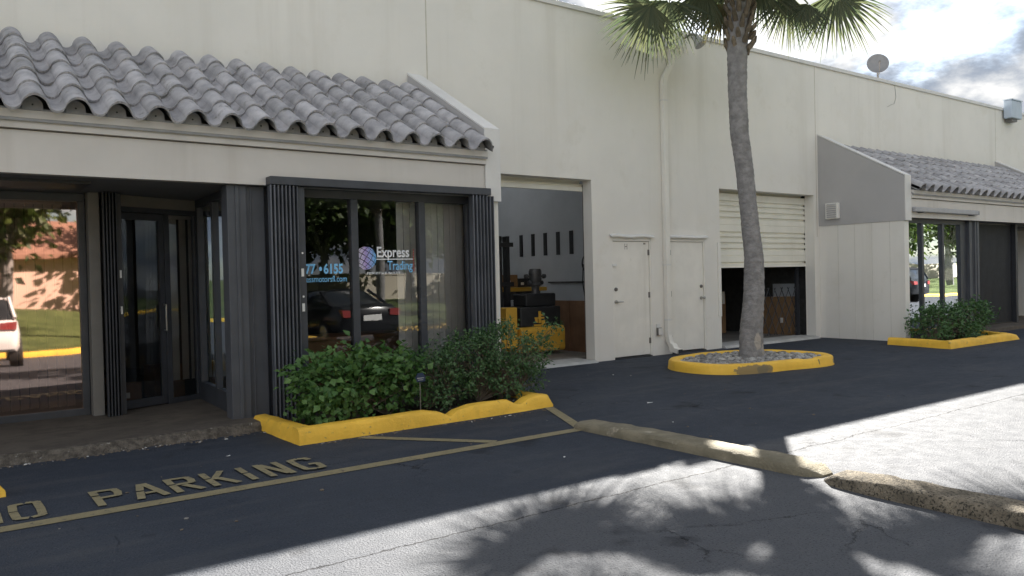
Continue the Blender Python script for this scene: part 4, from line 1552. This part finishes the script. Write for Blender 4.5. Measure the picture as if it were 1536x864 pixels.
# palm island
ctrl = [(9.22, 8.30), (9.20, 7.72), (9.55, 7.36), (10.3, 7.24), (11.0, 7.12), (11.42, 7.22), (11.66, 7.62), (11.58, 8.28), (11.15, 8.72), (10.3, 8.86), (9.6, 8.72)]
nC = len(ctrl)
loop = []
for i in range(nC):
    p0, p1, p2, p3 = [Vector(ctrl[(i + j - 1) % nC]) for j in range(4)]
    for t in [q / 7 for q in range(7)]:
        loop.append(tuple(0.5 * ((2 * p1) + (-p0 + p2) * t + (2 * p0 - 5 * p1 + 4 * p2 - p3) * t * t + (-p0 + 3 * p1 - 3 * p2 + p3) * t ** 3)))
ki = MB()
hs = []
for p in loop:
    h = 0.145
    if p[1] < 7.6 and abs(p[0] - 10.85) < 0.14:
        h = 0.125
    hs.append(h)
rg = kerb_rings(loop, hs, 0.2, True, 11)
ki.loft(rg + [rg[0]], cap=False)
tag(ki.build('palm_island_kerb', 'yellow_worn', loc=(10.4, 8.0, 0), smooth=True), 'oval yellow kerb with a scraped front round the palm', 'kerb')
gb = MB()
gb.poly([(p[0] * 0.94 + 10.4 * 0.06, p[1] * 0.94 + 8.0 * 0.06, 0.085) for p in loop])
tag(gb.build('island_soil', 'soil', recalc=False), kind='structure')
# stones
rk = MB()
rr = random.Random(5)
bmI = bmesh.new()
bmesh.ops.create_icosphere(bmI, subdivisions=1, radius=1)
IV = [v.co.copy() for v in bmI.verts]
IF = [[v.index for v in f.verts] for f in bmI.faces]
bmI.free()


def inside(x, y, poly):
    c = False
    j = len(poly) - 1
    for i in range(len(poly)):
        if (poly[i][1] > y) != (poly[j][1] > y) and x < (poly[j][0] - poly[i][0]) * (y - poly[i][1]) / (poly[j][1] - poly[i][1]) + poly[i][0]:
            c = not c
        j = i
    return c


inner = [(p[0] * 0.915 + 10.4 * 0.085, p[1] * 0.90 + 8.0 * 0.10) for p in loop]
cnt = 0
while cnt < 900:
    x, y = rr.uniform(9.2, 11.7), rr.uniform(7.1, 8.9)
    if not inside(x, y, inner):
        continue
    cnt += 1
    s = rr.uniform(0.022, 0.05)
    mt = Matrix.Rotation(rr.uniform(0, 6.28), 3, 'Z') @ Matrix.Rotation(rr.uniform(-0.6, 0.6), 3, 'X') @ Matrix.Diagonal((s * rr.uniform(0.9, 1.5), s, s * rr.uniform(0.5, 0.9)))
    o = Vector((x, y, 0.10 + rr.uniform(-0.01, 0.025)))
    rk.mesh([o + mt @ (v * rr.uniform(0.85, 1.15)) for v in IV], IF)
tag(rk.build('gravel_stones', 'rock', smooth='all', recalc=False), 'loose grey river stones filling the palm island', 'stones', kind='stuff')

# kerb stops on the asphalt
def kerb_stop(path, wd, m, label, seedv):
    pts = resample(path, 0.05)
    rings = []
    for i, p in enumerate(pts):
        x, y, h = p
        row = []
        for j, (u, v) in enumerate([(-0.5, -0.03), (-0.49, 0.35), (-0.46, 0.72), (-0.40, 0.93), (-0.26, 1.0), (0.26, 1.0), (0.40, 0.93), (0.46, 0.72), (0.49, 0.35), (0.5, -0.03)]):
            nn = mnoise.noise(Vector((x * 5 + j * 0.9, y * 6, seedv)))
            n2 = mnoise.noise(Vector((x * 18 + j * 2.3, y * 22, seedv + 3)))
            ww = wd * (0.35 + 0.65 * min(1, h / 0.08))
            row.append(Vector((x + u * ww + 0.010 * nn + 0.004 * n2, y, max(-0.02, v * h) + (0.008 * nn + 0.004 * n2 if v > 0 else 0))))
        rings.append(row)
    mb = MB()
    mb.loft(rings)
    c = path[len(path) // 2]
    o = mb.build('kerb_stop', m, loc=(c[0], c[1], 0), smooth=True)
    return tag(o, label, 'kerb stop', 'asphalt kerb stops')


kerb_stop([(5.14, 5.92, 0.03), (5.145, 5.84, 0.072), (5.16, 5.2, 0.082), (5.165, 4.0, 0.084), (5.16, 3.55, 0.082), (5.17, 3.38, 0.065), (5.18, 3.29, 0.015)], 0.30, 'stop1',
          'smoother tan kerb stop leading from the yellow line', 1)
kerb_stop([(5.12, 3.235, 0.015), (5.10, 3.14, 0.07), (5.07, 2.85, 0.092), (5.05, 2.0, 0.098), (5.04, 1.0, 0.10), (5.04, 0.7, 0.05), (5.04, 0.6, 0.0)], 0.31, 'stop2',
          'black-speckled mossy kerb stop nearest the viewer at right', 2)

# ------------------------------------------------------------------ leaves
def leaf_mesh(name, centers, size, m, parent, seedv, up=0.4, aspect=0.62, fold=0.25):
    r = random.Random(seedv)
    root = parent
    while root.parent is not None:
        root = root.parent
    o0 = Vector(root.location)
    vs, fs = [], []
    for c, outw in centers:
        d = Vector((r.gauss(0, 1), r.gauss(0, 1), r.gauss(0, 0.7) - 0.15))
        d = (d.normalized() + outw * 0.8).normalized()
        nrm = Vector((r.gauss(0, 0.6), r.gauss(0, 0.6), up + 0.6)) + outw * 0.5
        sd_ = d.cross(nrm)
        if sd_.length < 1e-3:
            continue
        sd_.normalize()
        nn = sd_.cross(d)
        L = size * r.uniform(0.6, 1.25)
        W = L * aspect * 0.5
        b = len(vs)
        c0 = c - o0
        vs += [c0, c0 + d * L * 0.40 + sd_ * W + nn * W * fold, c0 + d * L - nn * L * 0.12, c0 + d * L * 0.40 - sd_ * W + nn * W * fold, c0 + d * L * 0.5]
        fs += [(b, b + 1, b + 4), (b + 1, b + 2, b + 4), (b, b + 4, b + 3), (b + 4, b + 2, b + 3)]
    me = bpy.data.meshes.new(name)
    me.from_pydata(vs, [], fs)
    me.materials.append(MT[m])
    ob = bpy.data.objects.new(name, me)
    COL.objects.link(ob)
    ob.parent = parent
    return ob


def shrub(label, blobs, nleaf, size, m, seedv, base, group, aspect=0.62, wild=0.0, loc=None):
    """blobs: (center, radii) ellipsoids; leaves sit mostly near their shells, stems rise from the base points"""
    r = random.Random(seedv)
    loc = loc or (sum(b[0] for b in base) / len(base), sum(b[1] for b in base) / len(base), 0.055)
    root = empty('shrub', loc, label, 'shrub', group)
    pts = []
    vol = [b[1][0] * b[1][1] * b[1][2] for b in blobs]
    tot = sum(vol)
    twigs = MB()
    for (c, rad), v in zip(blobs, vol):
        c = Vector(c)
        k = int(nleaf * v / tot)
        ncl = max(6, k // 14)
        for j in range(ncl):
            d = Vector((r.gauss(0, 1), r.gauss(0, 1), r.gauss(0, 1) + 0.25)).normalized()
            q = r.uniform(0.45, 1.0) ** 0.6 * (1 + wild * r.uniform(-0.5, 1.0))
            cl = c + Vector((d.x * rad[0], d.y * rad[1], d.z * rad[2])) * q
            if cl.z < 0.10:
                cl.z = 0.10 + r.uniform(0, 0.1)
            if cl.y > 8.33 and cl.y < 8.6:
                cl.y = 8.30
            if mnoise.noise(cl * 3.1 + Vector((seedv, 0, 0))) < -0.32:
                continue
            bs = Vector(r.choice(base))
            mid = bs.lerp(cl, 0.5) + Vector((r.uniform(-.06, .06), r.uniform(-.06, .06), 0.04))
            if j % 3 == 0:
                twigs.tube([bs, mid, cl], [0.008, 0.005, 0.002], 4, False)
            for _ in range(14):
                e = Vector((r.gauss(0, 1), r.gauss(0, 1), r.gauss(0, 1))) * size * 0.85
                pts.append((cl + e, d))
    leaf_mesh('foliage', pts, size, m, root, seedv + 1, aspect=aspect)
    twigs.build('stems', 'twig', root, recalc=False)
    return root


shrub('low broad-leaved light green shrub at the left end of the planter',
      [((3.16, 7.50, 0.42), (0.36, 0.36, 0.28)), ((3.55, 7.58, 0.44), (0.42, 0.38, 0.28)), ((3.96, 7.58, 0.42), (0.32, 0.35, 0.28)), ((3.06, 7.38, 0.22), (0.24, 0.22, 0.16)),
       ((3.42, 7.72, 0.60), (0.48, 0.3, 0.12))],
      3400, 0.078, 'leaf_a', 21, [(3.2, 7.5, 0.055), (3.6, 7.6, 0.055), (3.9, 7.55, 0.055), (3.4, 7.45, 0.055)], 'planter shrubs', 0.85, 0.12)
shrub('middle shrub with small leaves behind the little garden sign',
      [((4.35, 7.62, 0.40), (0.34, 0.36, 0.28)), ((4.64, 7.65, 0.46), (0.36, 0.36, 0.30)), ((4.55, 7.45, 0.24), (0.34, 0.25, 0.17))],
      2900, 0.050, 'leaf_b', 31, [(4.4, 7.6, 0.055), (4.6, 7.65, 0.055)], 'planter shrubs', 0.55, 0.16)
shrub('tallest dense shrub at the right end of the planter by the garage',
      [((5.02, 7.65, 0.55), (0.38, 0.40, 0.32)), ((5.45, 7.62, 0.64), (0.42, 0.42, 0.29)), ((5.76, 7.58, 0.58), (0.32, 0.36, 0.27)), ((5.42, 7.55, 0.30), (0.54, 0.34, 0.24)),
       ((6.05, 7.50, 0.88), (0.14, 0.10, 0.05))],
      6600, 0.050, 'leaf_b', 41, [(5.1, 7.65, 0.055), (5.4, 7.65, 0.055), (5.6, 7.6, 0.055)], 'planter shrubs', 0.55, 0.12)
shrub('low clipped hedge at the far shop bay',
      [((15.60, 7.65, 0.37), (0.52, 0.40, 0.33)), ((16.2, 7.62, 0.39), (0.58, 0.43, 0.34)), ((16.85, 7.6, 0.41), (0.55, 0.43, 0.36)), ((17.2, 7.6, 0.41), (0.40, 0.38, 0.35))],
      4200, 0.075, 'leaf_c', 51, [(15.6, 7.65, 0.05), (16.2, 7.6, 0.05), (16.9, 7.6, 0.05), (17.3, 7.6, 0.05)], 'planter shrubs', 0.6, 0.06)

# garden sign
gs = empty('garden_sign', (4.10, 7.22, 0.055), 'tiny navy garden sign on a thin stake in the planter', 'sign')
b = MB()
b.tube([(4.10, 7.22, 0.05), (4.10, 7.22, 0.44)], 0.006, 6)
b.build('stake', 'dark_steel', gs)
b = MB()
b.prism([(4.045, 0.42), (4.155, 0.42), (4.16, 0.46), (4.13, 0.51), (4.07, 0.51), (4.04, 0.46)], 1, 7.205, 7.213)
b.k = 1
b.box(4.06, 4.14, 7.2035, 7.205, 0.455, 0.463)
b.box(4.07, 4.13, 7.2035, 7.205, 0.437, 0.443)
b.build('plate', ['navy', 'dish'], gs)

# ------------------------------------------------------------------ palm
def frond_strips(vs, fs, hub, axis, nrm, R, nseg, span, r, droop=0.22, wide=1.0):
    axis = axis.normalized()
    nrm = (nrm - axis * nrm.dot(axis)).normalized()
    side = axis.cross(nrm)
    for i in range(nseg):
        a = (i + 0.5) / nseg * 2 - 1
        ang = a * span + r.uniform(-0.03, 0.03)
        d = (axis * math.cos(ang) + side * math.sin(ang))
        L = R * (0.80 + 0.20 * math.cos(ang * 0.8)) * r.uniform(0.9, 1.08)
        wv = d.cross(nrm).normalized()
        fold = r.uniform(0.2, 0.5)
        dr = droop * r.uniform(0.5, 1.6)
        b = len(vs)
        prof = [(0.04, 0.004), (0.34, 0.019 * wide), (0.62, 0.014 * wide), (0.86, 0.006), (1.0, 0.0015)]
        tw = r.uniform(-0.5, 0.5)
        for (t, wd) in prof:
            c = hub + d * (L * t) + Vector((0, 0, -dr * L * max(0, t - 0.25) ** 2)) + nrm * (0.10 * R * t * math.cos(ang))
            w2 = (wv * math.cos(tw * t) + nrm * math.sin(tw * t))
            vs.append(c + w2 * wd - nrm * wd * fold * 0.0)
            vs.append(c + nrm * wd * fold)
            vs.append(c - w2 * wd)
        for k in range(len(prof) - 1):
            q = b + k * 3
            fs.append((q, q + 1, q + 4, q + 3))
            fs.append((q + 1, q + 2, q + 5, q + 4))


def raw_mesh(name, vs, fs, m, parent, o0):
    me = bpy.data.meshes.new(name)
    me.from_pydata([v - o0 for v in vs], [], fs)
    me.materials.append(MT[m])
    ob = bpy.data.objects.new(name, me)
    COL.objects.link(ob)
    ob.parent = parent
    return ob


def palm(loc, trunk, crown, hubs, nrand, label, seedv, group=None, zmin=0.0, scar=True):
    r = random.Random(seedv)
    root = empty('palm_tree', loc, label, 'palm tree', group)
    # trunk with ring scars
    rings = []
    zs = []
    for a, b in zip(trunk[:-1], trunk[1:]):
        k = max(1, int((b[2] - a[2]) / (0.02 if scar else 0.08)))
        for i in range(k):
            t = i / k
            zs.append(tuple(a[j] + (b[j] - a[j]) * t for j in range(4)))
    zs.append(trunk[-1])
    # smooth centre line
    for i, (x, y, z, rad) in enumerate(zs):
        row = []
        seg = 20
        for k in range(seg):
            a = 2 * math.pi * k / seg
            u = Vector((math.cos(a), math.sin(a), 0))
            rr_ = rad * (1 + 0.014 * math.sin(z * 6.2832 / 0.085 + 2.2 * mnoise.noise(Vector((u.x, u.y, z * 2.0)))) + 0.035 * mnoise.noise(Vector((u.x * 2, u.y * 2, z * 3 + seedv))) + 0.045 * mnoise.noise(Vector((u.x * 1.0, u.y * 1.0, z * 13))))
            row.append(Vector((x, y, z)) + u * rr_)
        rings.append(row)
    mb = MB()
    mb.loft(rings)
    mb.build('trunk', 'bark', root, smooth='all')
    # old leaf bases under the crown
    mb = MB()
    tx, ty, tz = trunk[-1][:3]
    for i in range(64):
        z = tz - 1.25 + 1.2 * i / 64
        a = i * 2.399
        u = Vector((math.cos(a), math.sin(a), 0))
        b0 = Vector((tx, ty, z)) + u * (trunk[-1][3] * 0.9)
        b1 = b0 + u * r.uniform(0.05, 0.11) + Vector((0, 0, r.uniform(0.12, 0.22)))
        mb.tube([b0, b0.lerp(b1, 0.6) + u * 0.02, b1], [0.05, 0.035, 0.018], 5)
    mb.build('leaf_bases', 'boot', root)
    C = Vector(crown)
    vs, fs, vd, fd = [], [], [], []
    pet = MB()
    for (hub, axis, nrm, R, span, dry) in hubs:
        hub, axis, nrm = Vector(hub), Vector(axis), Vector(nrm)
        tgt = (vd, fd) if dry else (vs, fs)
        frond_strips(*tgt, hub, axis, nrm, R, 34, span, r)
        m1 = C.lerp(hub, 0.55) + Vector((0, 0, 0.22))
        pet.tube([C, m1, hub, hub + axis.normalized() * 0.25 * R], [0.022, 0.016, 0.012, 0.005], 5, False)
    for i in range(nrand):
        a = i * 2.399 + r.uniform(-0.3, 0.3)
        el = R_(78) - R_(78) * (i / nrand) ** 0.9 + zmin
        u = Vector((math.cos(a) * math.cos(el), math.sin(a) * math.cos(el), math.sin(el)))
        pl = r.uniform(0.85, 1.25)
        hub = C + u * pl + Vector((0, 0, 0.10 - 0.25 * math.cos(el) ** 2))
        ax = (u + Vector((0, 0, -0.55 * math.cos(el)))).normalized()
        nr = Vector((0, 0, 1)) + Vector((r.uniform(-.5, .5), r.uniform(-.5, .5), 0)) - u * 0.2
        frond_strips(vs, fs, hub, ax, nr, r.uniform(0.75, 0.95), 36, 1.9, r, 0.5)
        pet.tube([C, C.lerp(hub, 0.5) + Vector((0, 0, 0.08)), hub, hub + ax * 0.22], [0.022, 0.016, 0.012, 0.005], 5, False)
    L0 = Vector(loc)
    raw_mesh('fronds', vs, fs, 'frond', root, L0)
    if vd:
        raw_mesh('dry_fronds', vd, fd, 'frond_dry', root, L0)
    pet.build('petioles', 'petiole', root, recalc=False)
    return root


trunk = [(10.54, 7.99, 0.05, 0.235), (10.54, 7.99, 0.15, 0.20), (10.54, 7.99, 0.28, 0.187), (10.55, 7.99, 0.5, 0.178), (10.60, 7.96, 1.13, 0.163), (10.62, 7.96, 1.66, 0.148), (10.58, 8.0, 2.29, 0.137),
         (10.53, 8.05, 3.14, 0.138), (10.48, 8.09, 3.67, 0.143), (10.475, 8.11, 4.41, 0.145), (10.49, 8.11, 4.94, 0.155), (10.53, 8.1, 5.57, 0.17), (10.54, 8.09, 6.2, 0.17)]
nC_ = -cf + Vector((0, 0, 0.25))


def cdir(rx, uy, fz=0.0):
    return cr * rx + cu * uy + cf * fz


hubs = [
    ((9.40, 8.90, 5.74), cdir(-0.75, -0.62, 0.1), nC_ + cr * 0.2, 0.88, 1.75, False),
    ((9.66, 8.75, 5.80), cdir(-0.15, -1.0, 0.2), nC_ - cr * 0.3, 0.84, 1.5, False),
    ((10.12, 8.42, 5.98), cdir(-0.3, -1.0, 0.0), nC_ + cr * 0.2, 0.78, 0.9, False),
    ((10.84, 7.92, 5.98), cdir(0.35, -0.85, -0.1), nC_ - cr * 0.1, 0.66, 1.1, False),
    ((11.18, 7.62, 5.86), cdir(-0.1, -1.0, 0.1), nC_ + cr * 0.1, 0.82, 0.9, False),
    ((11.42, 7.45, 5.70), cdir(-0.25, -0.97, 0.0), nC_, 0.52, 1.2, False),
    ((11.80, 7.18, 5.86), cdir(0.50, -0.85, 0.0), nC_ - cr * 0.15, 0.92, 1.55, False),
    ((10.40, 8.30, 5.75), cdir(-0.5, -0.9, 0.4), nC_, 0.6, 1.0, True),
    ((9.55, 9.05, 5.74), cdir(-0.5, -0.85, 0.2), nC_ + cr * 0.6, 0.90, 1.6, False),
    ((12.05, 7.45, 5.95), cdir(0.35, -0.9, 0.2), nC_ - cr * 0.7, 0.90, 1.5, False),
    ((10.20, 7.45, 6.25), cdir(-0.2, -0.5, -0.8), nC_ + cu * 0.9, 0.85, 1.5, False),
    ((10.95, 8.75, 6.25), cdir(0.2, -0.5, 0.8), nC_ + cu * 0.9, 0.85, 1.5, False),
]
palm((10.54, 7.99, 0.085), trunk, (10.54, 8.09, 6.45), hubs, 34, 'leaning grey fan palm rising from the stone island, crown cut by the frame', 3)

# ------------------------------------------------------------------ across the lot: what the windows mirror
lw = MB()
NX, NY = 40, 14


def lawn_z(x, y):
    t = min(1, max(0, (-6.6 - y) / 15.0))
    t = t * t * (3 - 2 * t)
    hgt = 0.75 + 0.9 * (1 - min(1, max(0, (x - 1) / 8.0)))
    return 0.10 + t * hgt + 0.05 * mnoise.noise(Vector((x * 0.3, y * 0.3, 0)))


gx = [-40 + 200 * i / NX for i in range(NX + 1)]
gy = [-6.6 - 26 * j / NY for j in range(NY + 1)]
for i in range(NX):
    for j in range(NY):
        lw.poly([(gx[a], gy[b], lawn_z(gx[a], gy[b])) for a, b in ((i, j + 1), (i + 1, j + 1), (i + 1, j), (i, j))])
tag(lw.build('lawn', 'lawn', smooth='all', recalc=False), kind='structure')
kk = MB()
pts = resample([(-40, -6.5, 0.15), (160, -6.5, 0.15)], 1.0)
kk.loft(kerb_rings([p[:2] for p in pts], [p[2] for p in pts], 0.2))
tag(kk.build('lawn_kerb', 'yellow', smooth=True), kind='structure')
bw = MB()
bw.box(8.6, 160, -24.0, -23.8, 0.3, 2.25)
bw.box(8.55, 160.1, -24.04, -23.76, 2.2505, 2.32)
tag(bw.build('boundary_wall', 'far_wall', loc=(40, -24, 0.3)), 'long beige boundary wall beyond the lawn across the lot', 'wall')
ph = empty('pink_house', (-6, -24, 1.2), 'pink stucco house with terracotta roof across the lot', 'house')
q = MB()
q.box(-20, 8.2, -30, -22.6, 0.8, 3.75)
q.build('wall', 'pink', ph)
q = MB()
q.prism([(-22.0, 3.70), (-22.0, 3.90), (-26.3, 5.8), (-30.6, 3.90), (-30.6, 3.70)], 0, -20.5, 8.5)
q.build('roof', 'red_roof', ph)
for wx in (-16, -10, -4):
    q = MB()
    q.box(wx, wx + 1.6, -22.605, -22.56, 2.2, 3.6)
    q.build('window', 'car_glass', ph)


def broad_tree(x, y, h, cr_, label, seedv):
    r = random.Random(seedv)
    z0 = lawn_z(x, y) - 0.05
    root = empty('broad_tree', (x, y, z0), label, 'tree', 'trees across the lot')
    mb = MB()
    top_ = Vector((x + r.uniform(-.3, .3), y, z0 + h * 0.55))
    mb.tube([(x, y, z0), (x + 0.1, y, z0 + h * 0.25), top_], [0.28, 0.2, 0.13], 10)
    cl = []
    for i in range(22):
        d = Vector((r.gauss(0, 1), r.gauss(0, 1), r.gauss(0, 0.8) + 0.05)).normalized()
        c = Vector((x, y, z0 + h * 0.60)) + Vector((d.x * cr_, d.y * cr_, d.z * h * 0.38)) * r.uniform(0.4, 0.9)
        cl.append(c)
        mb.tube([Vector((x + 0.1, y, z0 + h * 0.3)), top_.lerp(c, 0.5), c], [0.08, 0.05, 0.02], 5)
    mb.build('trunk', 'bark', root)
    pts_ = []
    for c in cl:
        for _ in range(190):
            e = Vector((r.gauss(0, 1), r.gauss(0, 1), r.gauss(0, 0.7))) * cr_ * 0.22
            pts_.append((c + e, e.normalized()))
    leaf_mesh('crown', pts_, 0.42, 'tree_leaf', root, seedv + 2)


for i, (x, y, h, c, lb) in enumerate([
        (-3.0, -17.5, 7.0, 3.0, 'round-headed tree on the lawn before the pink house'),
        (2.2, -12.5, 8.6, 2.9, 'tall broad tree on the near lawn in front of the pink house'),
        (10.5, -21.5, 8.0, 3.4, 'dense broad tree close against the middle of the beige wall'),
        (16.5, -26.5, 9.0, 4.0, 'big tree behind the beige wall across the lot'),
        (24.0, -26.0, 9.0, 4.0, 'wide dark tree behind the beige wall further along'),
        (32.0, -20.0, 7.5, 3.4, 'tree on the lawn farthest along the lot'),
        (13.0, -28.5, 10.5, 4.5, 'tallest tree behind the beige wall near the pink house'),
        (20.5, -20.0, 7.0, 3.2, 'bushy tree before the beige wall past the second dark car'),
        (28.0, -14.5, 6.8, 3.2, 'broad tree on the near lawn mirrored by the far shop glass'),
        (38.0, -15.0, 7.5, 3.6, 'wide tree on the near lawn farthest to the right'),
        (46.0, -24.0, 9.0, 4.5, 'tree at the far end behind the beige wall'),
        (56.0, -18.0, 9.0, 4.5, 'tree with a broad crown beyond the far shop glass'),
        (16.2, -21.3, 7.5, 3.4, 'bushy tree before the beige wall behind the black sedan'),
        (47.0, -9.5, 7.0, 3.4, 'tree close to the kerb mirrored in the far shop glass'),
        (64.0, -13.0, 9.0, 4.6, 'full tree far down the lawn'),
        (74.0, -18.0, 10.0, 5.2, 'large tree far down the lawn before the wall'),
        (88.0, -17.0, 11.0, 5.6, 'last large tree along the lawn across the lot')]):
    broad_tree(x, y, h, c, lb, 100 + i)

for i, (x, y, h) in enumerate([(5.9, -9.0, 4.6), (13.6, -10.0, 5.2), (21.5, -9.0, 5.0), (1.1, -11.5, 5.2)]):
    z0 = lawn_z(x, y) - 0.03
    tk = [(x, y, z0, 0.2), (x + 0.05, y, z0 + 0.5, 0.17), (x + 0.1, y, z0 + h * 0.5, 0.15), (x, y, z0 + h, 0.16)]
    palm((x, y, z0), tk, (x, y, z0 + h + 0.2), [], 20,
         ['fan palm on the lawn behind the black sedan', 'fan palm on the lawn past the black sedan', 'fan palm farthest along the lawn', 'fan palm on the lawn before the pink house'][i],
         60 + i, 'lawn palms', R_(-22), False)


def car(loc, rz, paint, label, suv):
    root = empty('parked_car', loc, label, 'car', 'cars parked across the lot')
    o = Vector(loc)
    L = 4.6

    def sec(x, w, z0, z1):
        c = 0.10
        pts = [(-w + c * 0.5, z0), (-w, z0 + c), (-w - 0.015, (z0 + z1) / 2), (-w + 0.01, z1 - c), (-w + c, z1), (w - c, z1), (w - 0.01, z1 - c), (w + 0.015, (z0 + z1) / 2), (w, z0 + c), (w - c * 0.5, z0)]
        return [o + Vector((a, x, b)) for a, b in pts]
    up = 0.12 if suv else 0.0
    b = MB()
    b.loft([sec(0, 0.76, 0.40 + up, 0.80 + up), sec(0.06, 0.84, 0.30 + up, 0.92 + up), sec(0.25, 0.88, 0.24 + up, 0.99 + up), sec(1.0, 0.90, 0.22 + up, 1.0 + up), sec(2.4, 0.91, 0.22 + up, 0.97 + up),
            sec(3.4, 0.90, 0.22 + up, 0.92 + up), sec(4.2, 0.86, 0.24 + up, 0.80 + up), sec(4.5, 0.78, 0.28 + up, 0.70 + up), sec(4.6, 0.68, 0.36 + up, 0.62 + up)])
    b.build('body', paint, root, smooth=True)
    top_ = 1.64 if suv else 1.43

    def cab(x, wb, wt, zb, zt_):
        return [o + Vector(p) for p in ((-wb, x, zb), (-wt - 0.03, x, zt_ - 0.07), (-wt + 0.1, x, zt_), (wt - 0.1, x, zt_), (wt + 0.03, x, zt_ - 0.07), (wb, x, zb))]
    zb = 0.93 + up
    b = MB()
    if suv:
        st_ = [(0.12, 0.80, 0.76, zb, zb + 0.10), (0.42, 0.84, 0.66, zb, top_ - 0.06), (1.2, 0.85, 0.64, zb, top_), (2.2, 0.85, 0.64, zb, top_ - 0.02), (3.3, 0.82, 0.78, zb - 0.03, zb + 0.05)]
    else:
        st_ = [(0.62, 0.80, 0.76, zb, zb + 0.08), (1.30, 0.83, 0.62, zb, top_ - 0.05), (1.7, 0.84, 0.60, zb, top_), (2.4, 0.84, 0.60, zb, top_ - 0.02), (3.35, 0.82, 0.78, zb - 0.03, zb + 0.03)]
    b.loft([cab(*s_) for s_ in st_])
    b.build('cabin_glass', 'car_glass', root, smooth=True)
    b = MB()
    a0, a1 = (0.38, 2.35) if suv else (1.35, 2.45)
    wr = 0.62 if suv else 0.58
    b.loft([[o + Vector((sx * wr, yy, top_ + dz)) for sx in (-1, -0.5, 0.5, 1) for dz in ((0.012,) if abs(sx) < 1 else (-0.05,))] + [o + Vector((sx * (wr - 0.05), yy, top_ - 0.08)) for sx in (1, -1)]
            for yy in (a0, (a0 + a1) / 2, a1)])
    b.build('roof_panel', paint, root, smooth=True)
    for sx in (-1, 1):
        b = MB()
        b.tube([o + Vector((sx * 0.70, 1.32 if not suv else 0.45, top_ - 0.04)), o + Vector((sx * 0.82, 0.62 if not suv else 0.10, zb + 0.06))], 0.045, 6)
        b.tube([o + Vector((sx * 0.68, 2.4, top_ - 0.03)), o + Vector((sx * 0.80, 3.36, zb))], 0.035, 6)
        b.tube([o + Vector((sx * 0.69, 2.0, top_ - 0.05)), o + Vector((sx * 0.86, 2.05, zb))], 0.03, 6)
        b.build('pillar', paint, root)
        b = MB()
        b.loft([[o + Vector((sx * xx, -0.03 + yy, zz_)) for xx, zz_ in ((0.50, 0.74 + up), (0.83, 0.72 + up), (0.85, 0.90 + up), (0.52, 0.88 + up))] for yy in (0.0, 0.16)])
        b.build('tail_lamp', 'tail', root)
    b = MB()
    b.box(o.x - 0.26, o.x + 0.26, o.y - 0.025, o.y + 0.05, o.z + 0.62 + up, o.z + 0.76 + up)
    b.build('number_plate', 'paper', root)
    for yy in (0.85, 3.65):
        for sx in (-1, 1):
            b = MB()
            b.tube([o + Vector((sx * 0.70, yy, 0.32)), o + Vector((sx * 0.935, yy, 0.32))], 0.32, 24)
            wo_ = b.build('wheel', 'black_rubber', root, smooth=True)
            b = MB()
            b.tube([o + Vector((sx * 0.93, yy, 0.32)), o + Vector((sx * 0.945, yy, 0.32))], [0.21, 0.19], 16)
            b.build('rim', 'steel', wo_)
    root.rotation_euler = (0, 0, rz)
    return root


car((9.2, -1.7, 0), R_(180 - 6), 'car_black', 'black sedan parked nose to the lawn across the lot', False)
car((0.85, -1.6, 0), R_(180 + 3), 'car_white', 'white hatchback parked nose to the lawn behind the viewer', True)
car((37.5, -1.9, 0), R_(180), 'car_black', 'second dark car parked farther along the lawn', True)

# ------------------------------------------------------------------ small litter
def scrap(x, y, s, rz, label, m='paper'):
    r = random.Random(int(x * 100))
    mb = MB()
    k = 7
    ring0 = [Vector((x + s * math.cos(a + rz) * r.uniform(0.6, 1.1) * 1.5, y + s * math.sin(a + rz) * r.uniform(0.5, 1.0), 0.003 + r.uniform(0, 0.012))) for a in [2 * math.pi * i / k for i in range(k)]]
    c = Vector((x, y, 0.012))
    for i in range(k):
        mb.poly([c, ring0[i], ring0[(i + 1) % k]])
    tag(mb.build('paper_scrap', m, loc=(x, y, 0.0), recalc=False), label, 'litter', 'paper scraps')


scrap(6.65, 6.44, 0.035, 0.3, 'flattened white paper scrap alone in the middle of the asphalt')
scrap(9.12, 8.20, 0.05, 1.0, 'white scrap caught against the left end of the palm island kerb')
scrap(2.06, 6.93, 0.018, 0.2, 'tiny white scrap on the asphalt left of the planter corner')
db = MB()
rr = random.Random(77)
for i in range(420):
    t = rr.random()
    if t < 0.62:
        x = rr.uniform(-0.5, 2.8)
        y = 7.86 - abs(rr.gauss(0, 0.05)) - 0.01
    elif t < 0.85:
        x = rr.uniform(2.8, 5.7)
        y = 6.93 - abs(rr.gauss(0, 0.05))
    else:
        x = rr.uniform(0.3, 9)
        y = rr.uniform(4.6, 9.6)
        if y > 6.9 and (2.6 < x < 5.9 or x < 2.8) or (9 < x and y > 7):
            continue
    if i % 5 == 0:
        x, y = rr.uniform(2.9, 5.6), rr.uniform(7.2, 7.5)
    s = rr.uniform(0.004, 0.013) * (1.4 if rr.random() < 0.08 else 1)
    db.k = 0 if rr.random() < 0.05 else (1 if rr.random() < 0.8 else 2)
    mt = Matrix.Rotation(rr.uniform(0, 6.28), 3, 'Z') @ Matrix.Rotation(rr.uniform(-0.5, 0.5), 3, 'X') @ Matrix.Diagonal((s * rr.uniform(1, 2), s, s * 0.45))
    db.mesh([Vector((x, y, s * 0.35 + (0.056 if i % 5 == 0 else 0))) + mt @ v for v in IV], IF)
tag(db.build('pavement_debris', ['paper', 'twig', 'rock'], recalc=False), 'crumbs of stone and dry leaf bits along the walk and kerb', 'debris', kind='stuff')
